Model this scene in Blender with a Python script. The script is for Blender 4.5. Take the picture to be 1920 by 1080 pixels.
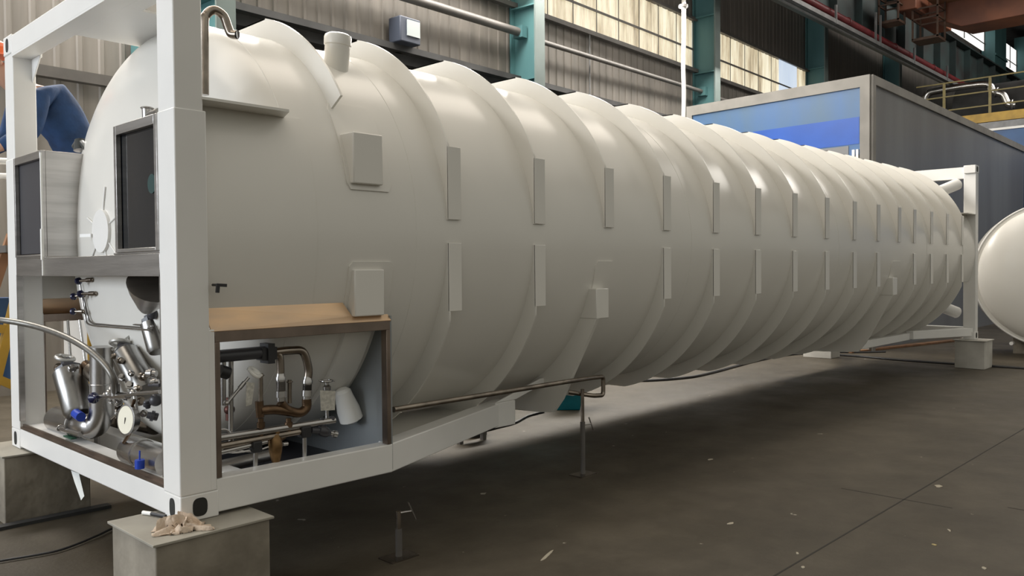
import bpy, bmesh, math, random
from mathutils import Vector, Matrix
random.seed(7)
for o in list(bpy.data.objects): bpy.data.objects.remove(o, do_unlink=True)
SC = bpy.context.scene; COL = SC.collection
PI = math.pi
# ------------------------------------------------------------------ camera
CX, CY, CZ, YAW, PITCH, ROLL, FPX = -1.5825, -3.5396, 1.1072, 0.7651, -0.0233, -0.0079, 1550.83
FW = Vector((math.cos(YAW)*math.cos(PITCH), math.sin(YAW)*math.cos(PITCH), math.sin(PITCH)))
RT = Vector((math.sin(YAW), -math.cos(YAW), 0)); UP = RT.cross(FW)
R2 = RT*math.cos(ROLL)+UP*math.sin(ROLL); U2 = -RT*math.sin(ROLL)+UP*math.cos(ROLL)
cam = bpy.data.cameras.new('camera'); camo = bpy.data.objects.new('camera', cam); COL.objects.link(camo)
M = Matrix.Identity(4)
for i in range(3): M[i][0], M[i][1], M[i][2] = R2[i], U2[i], -FW[i]
M[0][3], M[1][3], M[2][3] = CX, CY, CZ
camo.matrix_world = M
cam.sensor_width = 36; cam.lens = FPX/1920*36; cam.clip_end = 300
SC.camera = camo
SC.view_settings.view_transform = 'Standard'; SC.view_settings.look = 'None'
SC.view_settings.gamma = 1; SC.view_settings.use_curve_mapping = False
SC.view_settings.exposure = 0.08
def at(px, py, ax, v):
    "point of the place seen at a photo pixel, on the plane coordinate[ax] = v"
    d = FW + R2*((px-960)/FPX) - U2*((py-540)/FPX); o = Vector((CX, CY, CZ))
    return o + d*((v-o[ax])/d[ax])
# ------------------------------------------------------------------ world + lights
w = bpy.data.worlds.new('world'); SC.world = w; w.use_nodes = True
nt = w.node_tree; nt.nodes.clear()
out = nt.nodes.new('ShaderNodeOutputWorld'); bg = nt.nodes.new('ShaderNodeBackground')
tc = nt.nodes.new('ShaderNodeTexCoord'); sep = nt.nodes.new('ShaderNodeSeparateXYZ')
ramp = nt.nodes.new('ShaderNodeValToRGB'); mul = nt.nodes.new('ShaderNodeMath'); mul.operation = 'MULTIPLY_ADD'
nt.links.new(tc.outputs['Generated'], sep.inputs[0])
nt.links.new(sep.outputs['Z'], mul.inputs[0]); mul.inputs[1].default_value = .5; mul.inputs[2].default_value = .5
nt.links.new(mul.outputs[0], ramp.inputs[0])
e = ramp.color_ramp.elements
e[0].position = 0.0; e[0].color = (.06, .055, .048, 1)
e[1].position = 1.0; e[1].color = (.55, .50, .42, 1)
for pos, c in ((.46, (.10, .092, .08, 1)), (.52, (.62, .62, .555, 1)), (.64, (.70, .69, .62, 1)), (.80, (.90, .86, .77, 1))):
    n = e.new(pos); n.color = c
nt.links.new(ramp.outputs[0], bg.inputs[0]); bg.inputs[1].default_value = 0.62
nt.links.new(bg.outputs[0], out.inputs[0])
def area(name, loc, target, sx, sy, power, col):
    l = bpy.data.lights.new(name, 'AREA'); l.shape = 'RECTANGLE'; l.size = sx; l.size_y = sy; l.energy = power; l.color = col
    o = bpy.data.objects.new(name, l); COL.objects.link(o); o.location = loc
    o.rotation_euler = (Vector(target)-Vector(loc)).to_track_quat('-Z', 'Y').to_euler()
    return o
area('door_daylight', (-11, 4.0, 3.2), (0, 1.8, 1.2), 9, 5, 1130, (.84, .91, 1.0))
area('skylight_over_tank', (5, 2.0, 11.0), (5, 1.5, 0), 24, 3.5, 700, (1.0, .90, .78))
area('wall_window_daylight', (9, 7.3, 7.3), (9, 2.0, 0), 24, 1.6, 2700, (1.0, .95, .88))
area('fill_light_deep', (30, -2.5, 12.0), (29, 4, 4), 16, 4, 1250, (1.0, .95, .88))  # added fill below the closed roof, lifts the booth side and upper wall
# ------------------------------------------------------------------ materials
def mat(name, col, rough=.5, metal=0, var=0.0, scale=3, col2=None, bump=0, spec=.5, coat=0, detail=5, stretch=None, bscale=None):
    m = bpy.data.materials.new(name); m.use_nodes = True; t = m.node_tree; b = t.nodes['Principled BSDF']
    b.inputs['Base Color'].default_value = (*col, 1); b.inputs['Roughness'].default_value = rough
    b.inputs['Metallic'].default_value = metal; b.inputs['Specular IOR Level'].default_value = spec
    if coat: b.inputs['Coat Weight'].default_value = coat; b.inputs['Coat Roughness'].default_value = .12
    c = t.nodes.new('ShaderNodeTexCoord'); mp = t.nodes.new('ShaderNodeMapping'); t.links.new(c.outputs['Object'], mp.inputs[0])
    if stretch: mp.inputs['Scale'].default_value = stretch
    nz = t.nodes.new('ShaderNodeTexNoise'); nz.inputs['Scale'].default_value = scale; nz.inputs['Detail'].default_value = detail
    t.links.new(mp.outputs[0], nz.inputs[0])
    if var or col2:
        r = t.nodes.new('ShaderNodeValToRGB'); t.links.new(nz.outputs[0], r.inputs[0])
        a = col; bb = col2 or tuple(min(1, x*(1-var)) for x in col)
        r.color_ramp.elements[0].position = .35; r.color_ramp.elements[0].color = (*bb, 1)
        r.color_ramp.elements[1].position = .65; r.color_ramp.elements[1].color = (*a, 1)
        t.links.new(r.outputs[0], b.inputs['Base Color'])
    if bump:
        nb = t.nodes.new('ShaderNodeTexNoise'); nb.inputs['Scale'].default_value = bscale or scale*4; t.links.new(mp.outputs[0], nb.inputs[0])
        bp = t.nodes.new('ShaderNodeBump'); bp.inputs['Strength'].default_value = bump; bp.inputs['Distance'].default_value = .02
        t.links.new(nb.outputs[0], bp.inputs['Height']); t.links.new(bp.outputs[0], b.inputs['Normal'])
    return m
PAINT = mat('white_paint', (.785, .765, .715), .24, var=.035, scale=1.3, bump=.05, bscale=2.2, spec=.6)
FRAMEP = mat('white_frame_paint', (.82, .81, .785), .33, var=.03, scale=4, spec=.5)
STEEL = mat('stainless_steel', (.50, .485, .47), .27, 1, var=.2, scale=6, bump=.03)
BRUSH = mat('brushed_steel', (.55, .53, .51), .34, 1, var=.22, scale=2, stretch=(1, 1, 14), bump=.04)
BRONZE = mat('heat_tinted_steel', (.30, .24, .20), .36, 1, var=.35, scale=5)
COPPER = mat('polished_sill_steel', (.86, .60, .37), .38, .8, col2=(.64, .48, .34), scale=2.2, stretch=(1, 1, 4))
BRASS = mat('weathered_brass', (.20, .13, .08), .42, 1, var=.5, scale=14)
TARN = mat('tarnished_pipe_steel', (.36, .31, .26), .26, 1, var=.4, scale=10)
BLACK = mat('black_rubber', (.02, .02, .022), .45)
HOSE = mat('grey_braided_hose', (.20, .19, .17), .38, .6, var=.2, scale=40)
GLASS = mat('dark_cabinet_glass', (.012, .014, .018), .08, 0, spec=.7)
DARKP = mat('dark_cabinet_panel', (.05, .05, .058), .35)
BLUECAP = mat('blue_plastic', (.01, .05, .42), .35)
NAVY = mat('navy_knob', (.01, .012, .05), .2)
WHITEP = mat('white_plastic', (.85, .84, .80), .4)
GAUGEW = mat('cream_gauge_face', (.86, .82, .68), .5)
PAPER = mat('paper_tag', (.62, .60, .54), .8, var=.3, scale=60)
CONC = mat('painted_concrete_block', (.31, .275, .22), .8, col2=(.15, .13, .10), scale=3.2, bump=.35, bscale=14)
CONCT = mat('steel_block_top', (.36, .335, .28), .65, col2=(.26, .24, .20), scale=3, bump=.15)
CONCL = mat('pale_block', (.60, .58, .53), .7, col2=(.42, .40, .36), scale=2.5, bump=.2)
CLOTH = mat('cream_rag', (.72, .58, .45), .9, var=.25, scale=12, bump=.3)
TEAL = mat('teal_steel_paint', (.085, .20, .205), .5, col2=(.06, .15, .16), scale=1.6, stretch=(1, 1, .25))
TEALG = mat('greyed_teal_paint', (.15, .19, .18), .55, var=.2, scale=1.5)
GIRT = mat('grey_girt_steel', (.13, .12, .11), .5, var=.25, scale=3)
DARKS = mat('dark_steel', (.045, .045, .045), .7, var=.5, scale=2)  # near-black mottled tone for lower wall, ledge, roof and dark gear
DTEAL = mat('dark_teal_girder', (.035, .060, .060), .6, col2=(.03, .028, .028), scale=1.2)
REDP = mat('red_pipe_paint', (.15, .016, .02), .42, var=.4, scale=3)
CONDUIT = mat('grey_conduit', (.20, .20, .20), .45, .3, var=.3, scale=4)
ORANGE = mat('rusty_orange_crane_paint', (.30, .11, .055), .55, col2=(.17, .065, .04), scale=.8)
ORANGEL = mat('pale_orange_rail_paint', (.34, .17, .085), .6, var=.35, scale=3)
YELLOW = mat('yellow_paint', (.55, .33, .04), .5, var=.25, scale=4)
YELD = mat('dull_yellow_rail', (.30, .24, .09), .55, var=.3, scale=4)
BOOTHG = mat('booth_grey_panel', (.20, .205, .21), .42, col2=(.16, .16, .165), scale=1.1, stretch=(1, 1, .2))
BOOTHT = mat('booth_taupe_trim', (.26, .245, .22), .6, var=.25, scale=2)
BOOTHB = mat('booth_blue_panel', (.050, .13, .30), .45, col2=(.065, .13, .22), scale=1.6, stretch=(1, 1, .3))
BOOTHB2 = mat('booth_bright_blue_band', (.01, .085, .42), .4, var=.15, scale=2)
BLUEB = mat('deep_blue_panel', (.02, .10, .28), .45, var=.2, scale=2)
CYAN = mat('teal_bin_plastic', (.0, .14, .17), .45, var=.25, scale=8)
COVER = mat('blue_coverall', (.010, .042, .125), .85, var=.35, scale=9, bump=.35, bscale=14)
HELM = mat('orange_helmet', (.75, .12, .02), .3)
SKIN = mat('skin', (.48, .28, .20), .5)
PLAST = mat('white_pipe_cover', (.66, .66, .64), .5, col2=(.42, .38, .35), scale=6)
WOODM = mat('brown_crate_wood', (.26, .13, .06), .7, var=.4, scale=6)

def panel_mat(name, c1, c2):
    m = mat(name, c1, .6, 0); t = m.node_tree; b = t.nodes['Principled BSDF']
    c = t.nodes.new('ShaderNodeTexCoord'); mp = t.nodes.new('ShaderNodeMapping'); mp.inputs['Scale'].default_value = (1.2, 1, .12)
    t.links.new(c.outputs['Object'], mp.inputs[0]); nz = t.nodes.new('ShaderNodeTexNoise'); nz.inputs['Scale'].default_value = 3.5; nz.inputs['Detail'].default_value = 8
    t.links.new(mp.outputs[0], nz.inputs[0]); r = t.nodes.new('ShaderNodeValToRGB'); t.links.new(nz.outputs[0], r.inputs[0])
    r.color_ramp.elements[0].position = .3; r.color_ramp.elements[0].color = (*c2, 1)
    r.color_ramp.elements[1].position = .7; r.color_ramp.elements[1].color = (*c1, 1)
    t.links.new(r.outputs[0], b.inputs['Base Color']); return m
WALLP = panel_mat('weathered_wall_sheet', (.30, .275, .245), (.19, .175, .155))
WALLD = panel_mat('brown_grey_wall_sheet', (.165, .148, .127), (.11, .10, .086))
WALLU = panel_mat('dark_upper_wall_sheet', (.21, .187, .163), (.145, .13, .115))

def lit_mat(name, stops, strength):
    m = bpy.data.materials.new(name); m.use_nodes = True; t = m.node_tree; b = t.nodes['Principled BSDF']
    c = t.nodes.new('ShaderNodeTexCoord'); mp = t.nodes.new('ShaderNodeMapping'); mp.inputs['Scale'].default_value = (1.3, 1, .16)
    t.links.new(c.outputs['Object'], mp.inputs[0]); nz = t.nodes.new('ShaderNodeTexNoise'); nz.inputs['Scale'].default_value = 3.0; nz.inputs['Detail'].default_value = 9
    nz.inputs['Roughness'].default_value = .65
    t.links.new(mp.outputs[0], nz.inputs[0]); r = t.nodes.new('ShaderNodeValToRGB'); t.links.new(nz.outputs[0], r.inputs[0])
    r.color_ramp.elements[0].position = stops[0][0]; r.color_ramp.elements[0].color = (*stops[0][1], 1)
    r.color_ramp.elements[1].position = stops[-1][0]; r.color_ramp.elements[1].color = (*stops[-1][1], 1)
    for p_, c_ in stops[1:-1]:
        n_ = r.color_ramp.elements.new(p_); n_.color = (*c_, 1)
    b.inputs['Base Color'].default_value = (.3, .28, .24, 1)
    t.links.new(r.outputs[0], b.inputs['Emission Color']); b.inputs['Emission Strength'].default_value = strength
    return m
LIT = lit_mat('backlit_translucent_sheet', [(.30, (.26, .20, .12)), (.42, (.52, .43, .28)), (.55, (.80, .72, .52)), (.75, (.95, .93, .76))], .95)
SKYW = lit_mat('open_sky_window', [(.2, (.80, .80, .78)), (.8, (1.0, 1.0, .97))], 1.1)
SKYB = lit_mat('pale_blue_sky_gap', [(.2, (.45, .55, .68)), (.8, (.62, .70, .80))], 1.0)

def floor_mat():
    m = bpy.data.materials.new('stained_concrete'); m.use_nodes = True; t = m.node_tree; b = t.nodes['Principled BSDF']; L = t.links.new
    c = t.nodes.new('ShaderNodeTexCoord')
    def noise(s, d=6, rr=.6):
        n = t.nodes.new('ShaderNodeTexNoise'); n.inputs['Scale'].default_value = s; n.inputs['Detail'].default_value = d; n.inputs['Roughness'].default_value = rr; L(c.outputs['Object'], n.inputs[0]); return n
    def rp(n, a, ca, bb, cb):
        r = t.nodes.new('ShaderNodeValToRGB'); L(n.outputs[0], r.inputs[0]); r.color_ramp.elements[0].position = a; r.color_ramp.elements[0].color = (*ca, 1); r.color_ramp.elements[1].position = bb; r.color_ramp.elements[1].color = (*cb, 1); return r
    r1 = rp(noise(.55), .3, (.052, .043, .030), .7, (.100, .086, .064))
    r2 = rp(noise(3.0, 9, .7), .35, (.72, .70, .66), .7, (1.1, 1.08, 1.05))
    mx = t.nodes.new('ShaderNodeMix'); mx.data_type = 'RGBA'; mx.blend_type = 'MULTIPLY'; mx.inputs[0].default_value = 1; L(r1.outputs[0], mx.inputs[6]); L(r2.outputs[0], mx.inputs[7])
    v = noise(7.5, 3, .5); r3 = rp(v, .735, (0, 0, 0), .76, (1, 1, 1))
    mx2 = t.nodes.new('ShaderNodeMix'); mx2.data_type = 'RGBA'; L(r3.outputs[0], mx2.inputs[0]); L(mx.outputs[2], mx2.inputs[6]); mx2.inputs[7].default_value = (.36, .33, .27, 1)
    L(mx2.outputs[2], b.inputs['Base Color'])
    rr = rp(noise(1.2), .3, (.38,)*3, .7, (.62,)*3); L(rr.outputs[0], b.inputs['Roughness']); b.inputs['Specular IOR Level'].default_value = .35
    bp = t.nodes.new('ShaderNodeBump'); bp.inputs['Strength'].default_value = .15; bp.inputs['Distance'].default_value = .01; L(noise(30).outputs[0], bp.inputs['Height']); L(bp.outputs[0], b.inputs['Normal'])
    return m
FLOORM = floor_mat()
# ------------------------------------------------------------------ mesh helpers
class MB:
    def __init__(s): s.v = []; s.f = []
    def add(s, vs, fs):
        n = len(s.v); s.v += [Vector(v) for v in vs]; s.f += [tuple(i+n for i in f) for f in fs]; return s
    def box(s, a, b):
        x0, y0, z0 = [min(a[i], b[i]) for i in range(3)]; x1, y1, z1 = [max(a[i], b[i]) for i in range(3)]
        return s.add([(x0,y0,z0),(x1,y0,z0),(x1,y1,z0),(x0,y1,z0),(x0,y0,z1),(x1,y0,z1),(x1,y1,z1),(x0,y1,z1)],
                     [(0,3,2,1),(4,5,6,7),(0,1,5,4),(1,2,6,5),(2,3,7,6),(3,0,4,7)])
    def beam(s, p, q, wd, ht, up=(0, 0, 1)):
        p, q = Vector(p), Vector(q); d = (q-p).normalized(); sd = d.cross(Vector(up)).normalized(); u = sd.cross(d)
        vs = []
        for c in (p, q):
            for a, b in ((-1,-1),(1,-1),(1,1),(-1,1)): vs.append(c+sd*(a*wd/2)+u*(b*ht/2))
        return s.add(vs, [(0,1,2,3),(7,6,5,4),(0,4,5,1),(1,5,6,2),(2,6,7,3),(3,7,4,0)])
    def prism(s, poly, vec):
        n = len(poly); vec = Vector(vec); P = [Vector(p) for p in poly]
        return s.add(P+[p+vec for p in P], [tuple(range(n-1, -1, -1)), tuple(range(n, 2*n))]+[(i, (i+1) % n, n+(i+1) % n, n+i) for i in range(n)])
    def lathe(s, o, d, prof, n=24, cap=True):
        "prof: list of (distance along d, radius)"
        o = Vector(o); d = Vector(d).normalized(); a = d.orthogonal().normalized(); b = d.cross(a)
        vs = []; fs = []
        for t, r in prof:
            for k in range(n):
                an = 2*PI*k/n; vs.append(o+d*t+(a*math.cos(an)+b*math.sin(an))*max(r, 1e-4))
        for i in range(len(prof)-1):
            for k in range(n):
                k2 = (k+1) % n; fs.append((i*n+k, i*n+k2, (i+1)*n+k2, (i+1)*n+k))
        if cap: fs += [tuple(range(n-1, -1, -1)), tuple((len(prof)-1)*n+k for k in range(n))]
        return s.add(vs, fs)
    def cyl(s, p, q, r, r2=None, n=20):
        p, q = Vector(p), Vector(q); return s.lathe(p, q-p, [(0, r), ((q-p).length, r if r2 is None else r2)], n)
    def sphere(s, c, r, n=16, d=(0, 0, 1), sq=1):
        return s.lathe(c, d, [(-r*sq*math.cos(PI*i/n), r*math.sin(PI*i/n)) for i in range(n+1)], n*2)
    def torus(s, c, d, R, r, n=28, m=10):
        c = Vector(c); d = Vector(d).normalized(); a = d.orthogonal().normalized(); b = d.cross(a); vs = []; fs = []
        for i in range(n):
            u = a*math.cos(2*PI*i/n)+b*math.sin(2*PI*i/n)
            for j in range(m): vs.append(c+u*(R+r*math.cos(2*PI*j/m))+d*(r*math.sin(2*PI*j/m)))
        for i in range(n):
            for j in range(m): fs.append((i*m+j, ((i+1) % n)*m+j, ((i+1) % n)*m+(j+1) % m, i*m+(j+1) % m))
        return s.add(vs, fs)
    def tube(s, pts, r, n=12, bend=None, rs=None):
        "polyline with rounded corners (bend radius) or, bend='s', a smooth curve"
        P = [Vector(p) for p in pts]; Q = []; 
        if bend == 's':
            for i in range(len(P)-1):
                p0 = P[max(i-1, 0)]; p1 = P[i]; p2 = P[i+1]; p3 = P[min(i+2, len(P)-1)]
                for k in range(8):
                    t = k/8; Q.append(.5*((2*p1)+(-p0+p2)*t+(2*p0-5*p1+4*p2-p3)*t*t+(-p0+3*p1-3*p2+p3)*t**3))
            Q.append(P[-1])
        elif bend:
            Q = [P[0]]
            for i in range(1, len(P)-1):
                a = (P[i-1]-P[i]); b = (P[i+1]-P[i]); l = min(bend, a.length*.49, b.length*.49); a = P[i]+a.normalized()*l; b = P[i]+b.normalized()*l
                for k in range(7): t = k/6; Q.append(a*(1-t)**2+P[i]*2*t*(1-t)+b*t*t)
            Q.append(P[-1])
        else: Q = P
        vs = []; fs = []; prev = None
        for i, q in enumerate(Q):
            d = (Q[min(i+1, len(Q)-1)]-Q[max(i-1, 0)]).normalized()
            a = d.orthogonal().normalized() if prev is None else (prev-d*prev.dot(d)).normalized()
            prev = a; b = d.cross(a); rr = r if rs is None else rs(i/(len(Q)-1))
            for k in range(n): vs.append(q+(a*math.cos(2*PI*k/n)+b*math.sin(2*PI*k/n))*rr)
        for i in range(len(Q)-1):
            for k in range(n): fs.append((i*n+k, i*n+(k+1) % n, (i+1)*n+(k+1) % n, (i+1)*n+k))
        fs += [tuple(range(n-1, -1, -1)), tuple((len(Q)-1)*n+k for k in range(n))]
        return s.add(vs, fs)
def build(name, mb, m, parent=None, bevel=0, label=None, cat=None, group=None, kind=None, xf=None, angle=35, recalc=True):
    me = bpy.data.meshes.new(name); vs = [xf(v) for v in mb.v] if xf else mb.v
    me.from_pydata([tuple(v) for v in vs], [], mb.f)
    if recalc:
        b = bmesh.new(); b.from_mesh(me); bmesh.ops.recalc_face_normals(b, faces=b.faces); b.to_mesh(me); b.free()
    me.polygons.foreach_set('use_smooth', [True]*len(me.polygons)); me.set_sharp_from_angle(angle=math.radians(angle))
    me.materials.append(m); o = bpy.data.objects.new(name, me); COL.objects.link(o)
    if parent is not None:
        o.parent = parent
        par = parent; off = Vector((0, 0, 0))
        while par is not None: off += par.location; par = par.parent
        o.location = -off
    if bevel:
        md = o.modifiers.new('bevel', 'BEVEL'); md.width = bevel; md.segments = 2; md.limit_method = 'ANGLE'; md.angle_limit = math.radians(50)
    tag(o, label, cat, group, kind)
    return o
def build_each(name, mbs, m, parent=None, **k):
    return [build(name, mb, m, parent, **k) for mb in mbs]
def tag(o, label=None, cat=None, group=None, kind=None):
    if label: o['label'] = label
    if cat: o['category'] = cat
    if group: o['group'] = group
    if kind: o['kind'] = kind
    return o
def thing(name, loc, label, cat, group=None):
    o = bpy.data.objects.new(name, None); COL.objects.link(o); o.location = loc; o.empty_display_size = .2
    return tag(o, label, cat, group)
# ------------------------------------------------------------------ setting
FZ = -.42
TH = .05; CT, ST = math.cos(TH), math.sin(TH)
def WP(v): return Vector((v[0]*CT-v[1]*ST, v[0]*ST+v[1]*CT, v[2]))    # (along wall, towards +y, z)
def struct(name, mb, m, **k): return build(name, mb, m, kind='structure', **k)
struct('floor', MB().box((-16, -14, FZ-.2), (75, 20, FZ)), FLOORM)
def corrug(mb, s0, s1, z0, z1, n, pitch=.28, dep=.022):
    s = s0; pts = []
    while s < s1:
        for ds, dn in ((0, 0), (pitch*.68, 0), (pitch*.75, -dep), (pitch*.93, -dep)):
            if s+ds < s1: pts.append((s+ds, n+dn))
        s += pitch
    pts.append((s1, n)); vs = []; fs = []
    for a, b in pts: vs += [(a, b, z0), (a, b, z1)]
    for i in range(len(pts)-1): fs.append((2*i, 2*i+2, 2*i+3, 2*i+1))
    # back and edge so the sheet has thickness
    k = len(vs); vs += [(s0, n+.05, z0), (s0, n+.05, z1), (s1, n+.05, z0), (s1, n+.05, z1)]
    fs.append((k, k+1, k+3, k+2))
    mb.add(vs, fs); return mb
WN = 8.0
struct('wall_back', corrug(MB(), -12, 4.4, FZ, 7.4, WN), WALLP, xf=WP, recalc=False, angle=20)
struct('wall_center', corrug(corrug(MB(), 4.4, 70, 5.12, 6.62, WN), 4.4, 11.3, 8.0, 10.4, WN), WALLD, xf=WP, recalc=False, angle=20)
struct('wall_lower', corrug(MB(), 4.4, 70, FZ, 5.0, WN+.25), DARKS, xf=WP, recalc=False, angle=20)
struct('wall_upper', corrug(MB(), 11.3, 70, 8.02, 14, WN, dep=.01), WALLU, xf=WP, recalc=False, angle=20)
# backlit window bands
cols_s = [4.5, 11.55, 19.35, 27.5, 36.15, 45.5]
for i in range(5):
    a, b = cols_s[i]+.16, cols_s[i+1]-.16
    f = corrug(MB(), a, b, 6.66, 8.0, WN-.005)
    p = struct('window_%d' % (i+1), f, LIT, xf=WP, recalc=False, angle=20)
    g = MB()
    for s in [a+(b-a)*k/8 for k in range(9)]: g.box((s-.012, WN-.055, 6.66), (s+.012, WN-.045, 8.0))
    g.box((a, WN-.07, 7.17), (b, WN-.045, 7.22))
    build('mullion', g, GIRT, p, xf=WP)
# gap of open sky in the third band
struct('window_6', MB().box((25.0, WN-.06, 6.7), (26.5, WN-.05, 8.0)), SKYB, xf=WP)
tr = MB().box((4.4, WN-.22, 5.02), (70, WN+.1, 5.13)).box((4.4, WN-.04, 4.85), (70, WN+.2, 5.02)); struct('trim_1', tr, DARKS, xf=WP)
struct('trim_2', MB().box((4.4, WN-.14, 6.56), (70, WN+.06, 6.66)), GIRT, xf=WP)
struct('trim_3', MB().box((4.4, WN-.12, 8.0), (70, WN+.06, 8.08)), GIRT, xf=WP)
struct('trim_4', MB().box((-12, WN-.16, 3.58), (4.3, WN-.03, 3.72)), GIRT, xf=WP)
# roof
rf = MB().box((22, -14, 14.2), (75, 20, 14.4)); struct('ceiling', rf, DARKS)
tb = MB()
for x in range(24, 74, 6): tb.box((x, -14, 13.7), (x+.25, 12, 14.2))
for y in (-10, -6, -2, 2, 6): tb.box((22, y, 13.9), (75, y+.12, 14.2))
struct('trim_5', tb, DARKS)
# far end wall behind the booths
struct('wall_far', corrug(MB(), 0, 34, FZ, 14.2, 0), WALLU, xf=lambda v: Vector((72+v[1], -14+v[0], v[2])), recalc=False)
# clerestory windows above the crane runway
CLY = 8.3
def sc(x): return CX+(x-CX)*(CLY-CY)/(7-CY)
def sz(z): return CZ+(z-CZ)*(CLY-CY)/(7-CY)
for i, (a, b) in enumerate(((31.0, 40.1), (42.05, 45.8), (47.8, 52), (54, 60))):
    p = struct('window_%d' % (7+i), MB().box((sc(a), CLY, sz(10.72)), (sc(b), CLY+.06, 13.1)), SKYW)
    g = MB(); n = 3
    for k in range(n+1):
        s = sc(a)+(sc(b)-sc(a))*k/n; g.box((s-.03, CLY-.04, sz(10.7)), (s+.03, CLY-.01, 13.1))
    g.beam((sc(a), CLY-.05, sz(11.0)), (sc(b), CLY-.05, sz(11.0)), .03, .04)
    build('mullion', g, GIRT, p)
    if i < 3: 
        nx = (40.1, 45.8, 52)[i]; c = MB().box((sc(nx), CLY-.5, 10.6), (sc(nx+1.9), CLY+.1, 13.8)).box((sc(nx)-.05, CLY-.56, 11.6), (sc(nx+1.9)+.05, CLY-.5, 11.7))
        build('upper_column', c, TEAL, label=['teal steel post between the bright high windows by the crane', 'teal steel post at the right edge among the high windows', 'teal post farthest along the high window row'][i], cat='column')
# teal steel columns
cl = ['teal steel column nearest the gooseneck pipe, at the left of the far wall', 'teal steel column left of the backlit window band, above the tank', 'teal steel column right of the white hanging cable', 'teal steel column rising behind the blue booth panel', 'dark teal steel column just behind the booth corner', 'teal steel column hidden deep in the shadowed bay']
for i, s in enumerate([4.5, 11.55, 19.35, 27.5, 36.15]):
    t = thing('steel_column', WP((s, WN-.4, FZ)), cl[i], 'column')
    build('column_web', MB().box((s-.02, WN-.68, FZ), (s+.02, WN, 10.4)), TEAL, t, xf=WP)
    build('front_flange', MB().box((s-.15, WN-.72, FZ), (s+.15, WN-.68, 10.4)), TEALG, t, xf=WP)
    build('rear_flange', MB().box((s-.15, WN-.06, FZ), (s+.15, WN-.02, 10.4)), TEAL, t, xf=WP)
    build_each('stiffener', [MB().box((s-.15, WN-.68, z), (s+.15, WN-.06, z+.03)) for z in (5.0, 6.5, 8.05)], TEAL, t, xf=WP)
build('teal_post', MB().box((3.45, WN-.3, FZ), (3.62, WN-.05, 4.35)), TEAL, xf=WP, label='short teal post against the left wall, seen under the end frame top', cat='post')
# wall pipes between columns
lab = ['grey pipe sloping along the wall above the floodlight', 'thin grey pipe along the wall under the backlit windows', 'grey pipe along the wall behind the blue booth']
for i, (a, b, r) in enumerate(((4.5, 11.35, .085), (11.75, 19.2, .055), (19.6, 27.3, .055))):
    t = thing('wall_pipe', WP((a, WN-.3, 6.0)), lab[i], 'pipe')
    build('pipe_run', MB().cyl((a, WN-.3, 5.93 if i == 0 else 5.95), (b, WN-.3, 6.0), r), GIRT, t, xf=WP)
    build('end_bracket', MB().box((b-.02, WN-.42, 5.88), (b+.14, WN-.18, 6.12)), TEAL, t, xf=WP)
# thin rod + white cable hanging by wall
t = thing('hanging_cable', at(1281, 210, 1, 7.2), 'white wrapped vertical cable hanging beside the teal column', 'cable')
P1 = at(1281, 235, 1, 7.2); P0 = at(1281, 0, 1, 7.2)
build('cable_run', MB().tube([P1, P1.lerp(P0, .25)+Vector((.03, 0, 0)), P1.lerp(P0, .5), P1.lerp(P0, .8)+Vector((.03, 0, 0)), Vector((P0.x, P0.y, 9.4))], .05, 10, bend='s'), WHITEP, t)
build('clamp', MB().cyl(P1.lerp(P0, .95)-Vector((0, 0, .03)), P1.lerp(P0, .95)+Vector((0, 0, .03)), .11), GIRT, t)
P1 = WP((14.15, WN-.1, 4.9)); build('thin_rod', MB().cyl(P1, P1+Vector((0, 0, 1.7)), .018), CONDUIT, label='thin vertical grey rod on the wall below the backlit windows', cat='rod')
# floodlight
t = thing('floodlight', WP((8.3, WN-.3, 5.2)), 'dark square floodlight with pale lens mounted on the wall', 'floodlight')
build('housing', MB().box((8.02, WN-.42, 5.13), (8.50, WN-.1, 5.58)), mat('slate_housing', (.05, .06, .085), .5), t, .02, xf=WP)
build('lens', MB().box((8.17, WN-.44, 5.25), (8.47, WN-.42, 5.53)), mat('pale_lens', (.42, .46, .46), .25), t, xf=WP)
build('mounting_bracket', MB().box((8.2, WN-.12, 5.02), (8.34, WN+.0, 5.2)), GIRT, t, xf=WP)
# ---- crane runway, conduit, red pipe
t = thing('crane_runway', (14, 7.2, 8.8), 'dark teal crane runway girder running high along the hall', 'girder')
build('girder_web', MB().box((17, 7.25, 8.75), (71.5, 7.31, 10.4)), DTEAL, t)
build('bottom_flange', MB().box((17, 6.95, 8.7), (71.5, 7.55, 8.76)), DTEAL, t)
build('top_flange', MB().box((17, 6.95, 10.4), (71.5, 7.55, 10.46)), DTEAL, t)
build_each('stiffener', [MB().box((x, 7.0, 8.76), (x+.03, 7.25, 10.4)) for x in range(18, 70, 2)], DTEAL, t)
t = thing('cable_tray', (20, 6.5, 8.28), 'grey cable conduit hung under the crane runway', 'conduit')
build('conduit_run', MB().beam((17, 6.5, 8.3), (36, 6.5, 8.22), .10, .12), CONDUIT, t)
build('second_conduit', MB().cyl((17, 6.6, 8.2), (36, 6.6, 8.12), .035), CONDUIT, t)
build_each('hanger', [MB().box((x, 6.44, 8.2), (x+.05, 6.5, 8.75 if x not in (25.7, 26.1) else 9.2)) for x in (22.6, 25.7, 26.1, 29.3, 33.0)], CONDUIT, t)
t = thing('red_pipe', (20, 6.6, 8.5), 'dark red painted pipe along the crane runway above the conduit', 'pipe')
build('pipe_run', MB().cyl((17, 6.7, 8.64), (37, 6.7, 8.50), .12, n=16), REDP, t)
build_each('coupling', [MB().torus((x, 6.7, 8.64-(x-17)*.007), (1, 0, 0), .125, .02) for x in (20, 24, 28, 32)], REDP, t)
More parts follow.
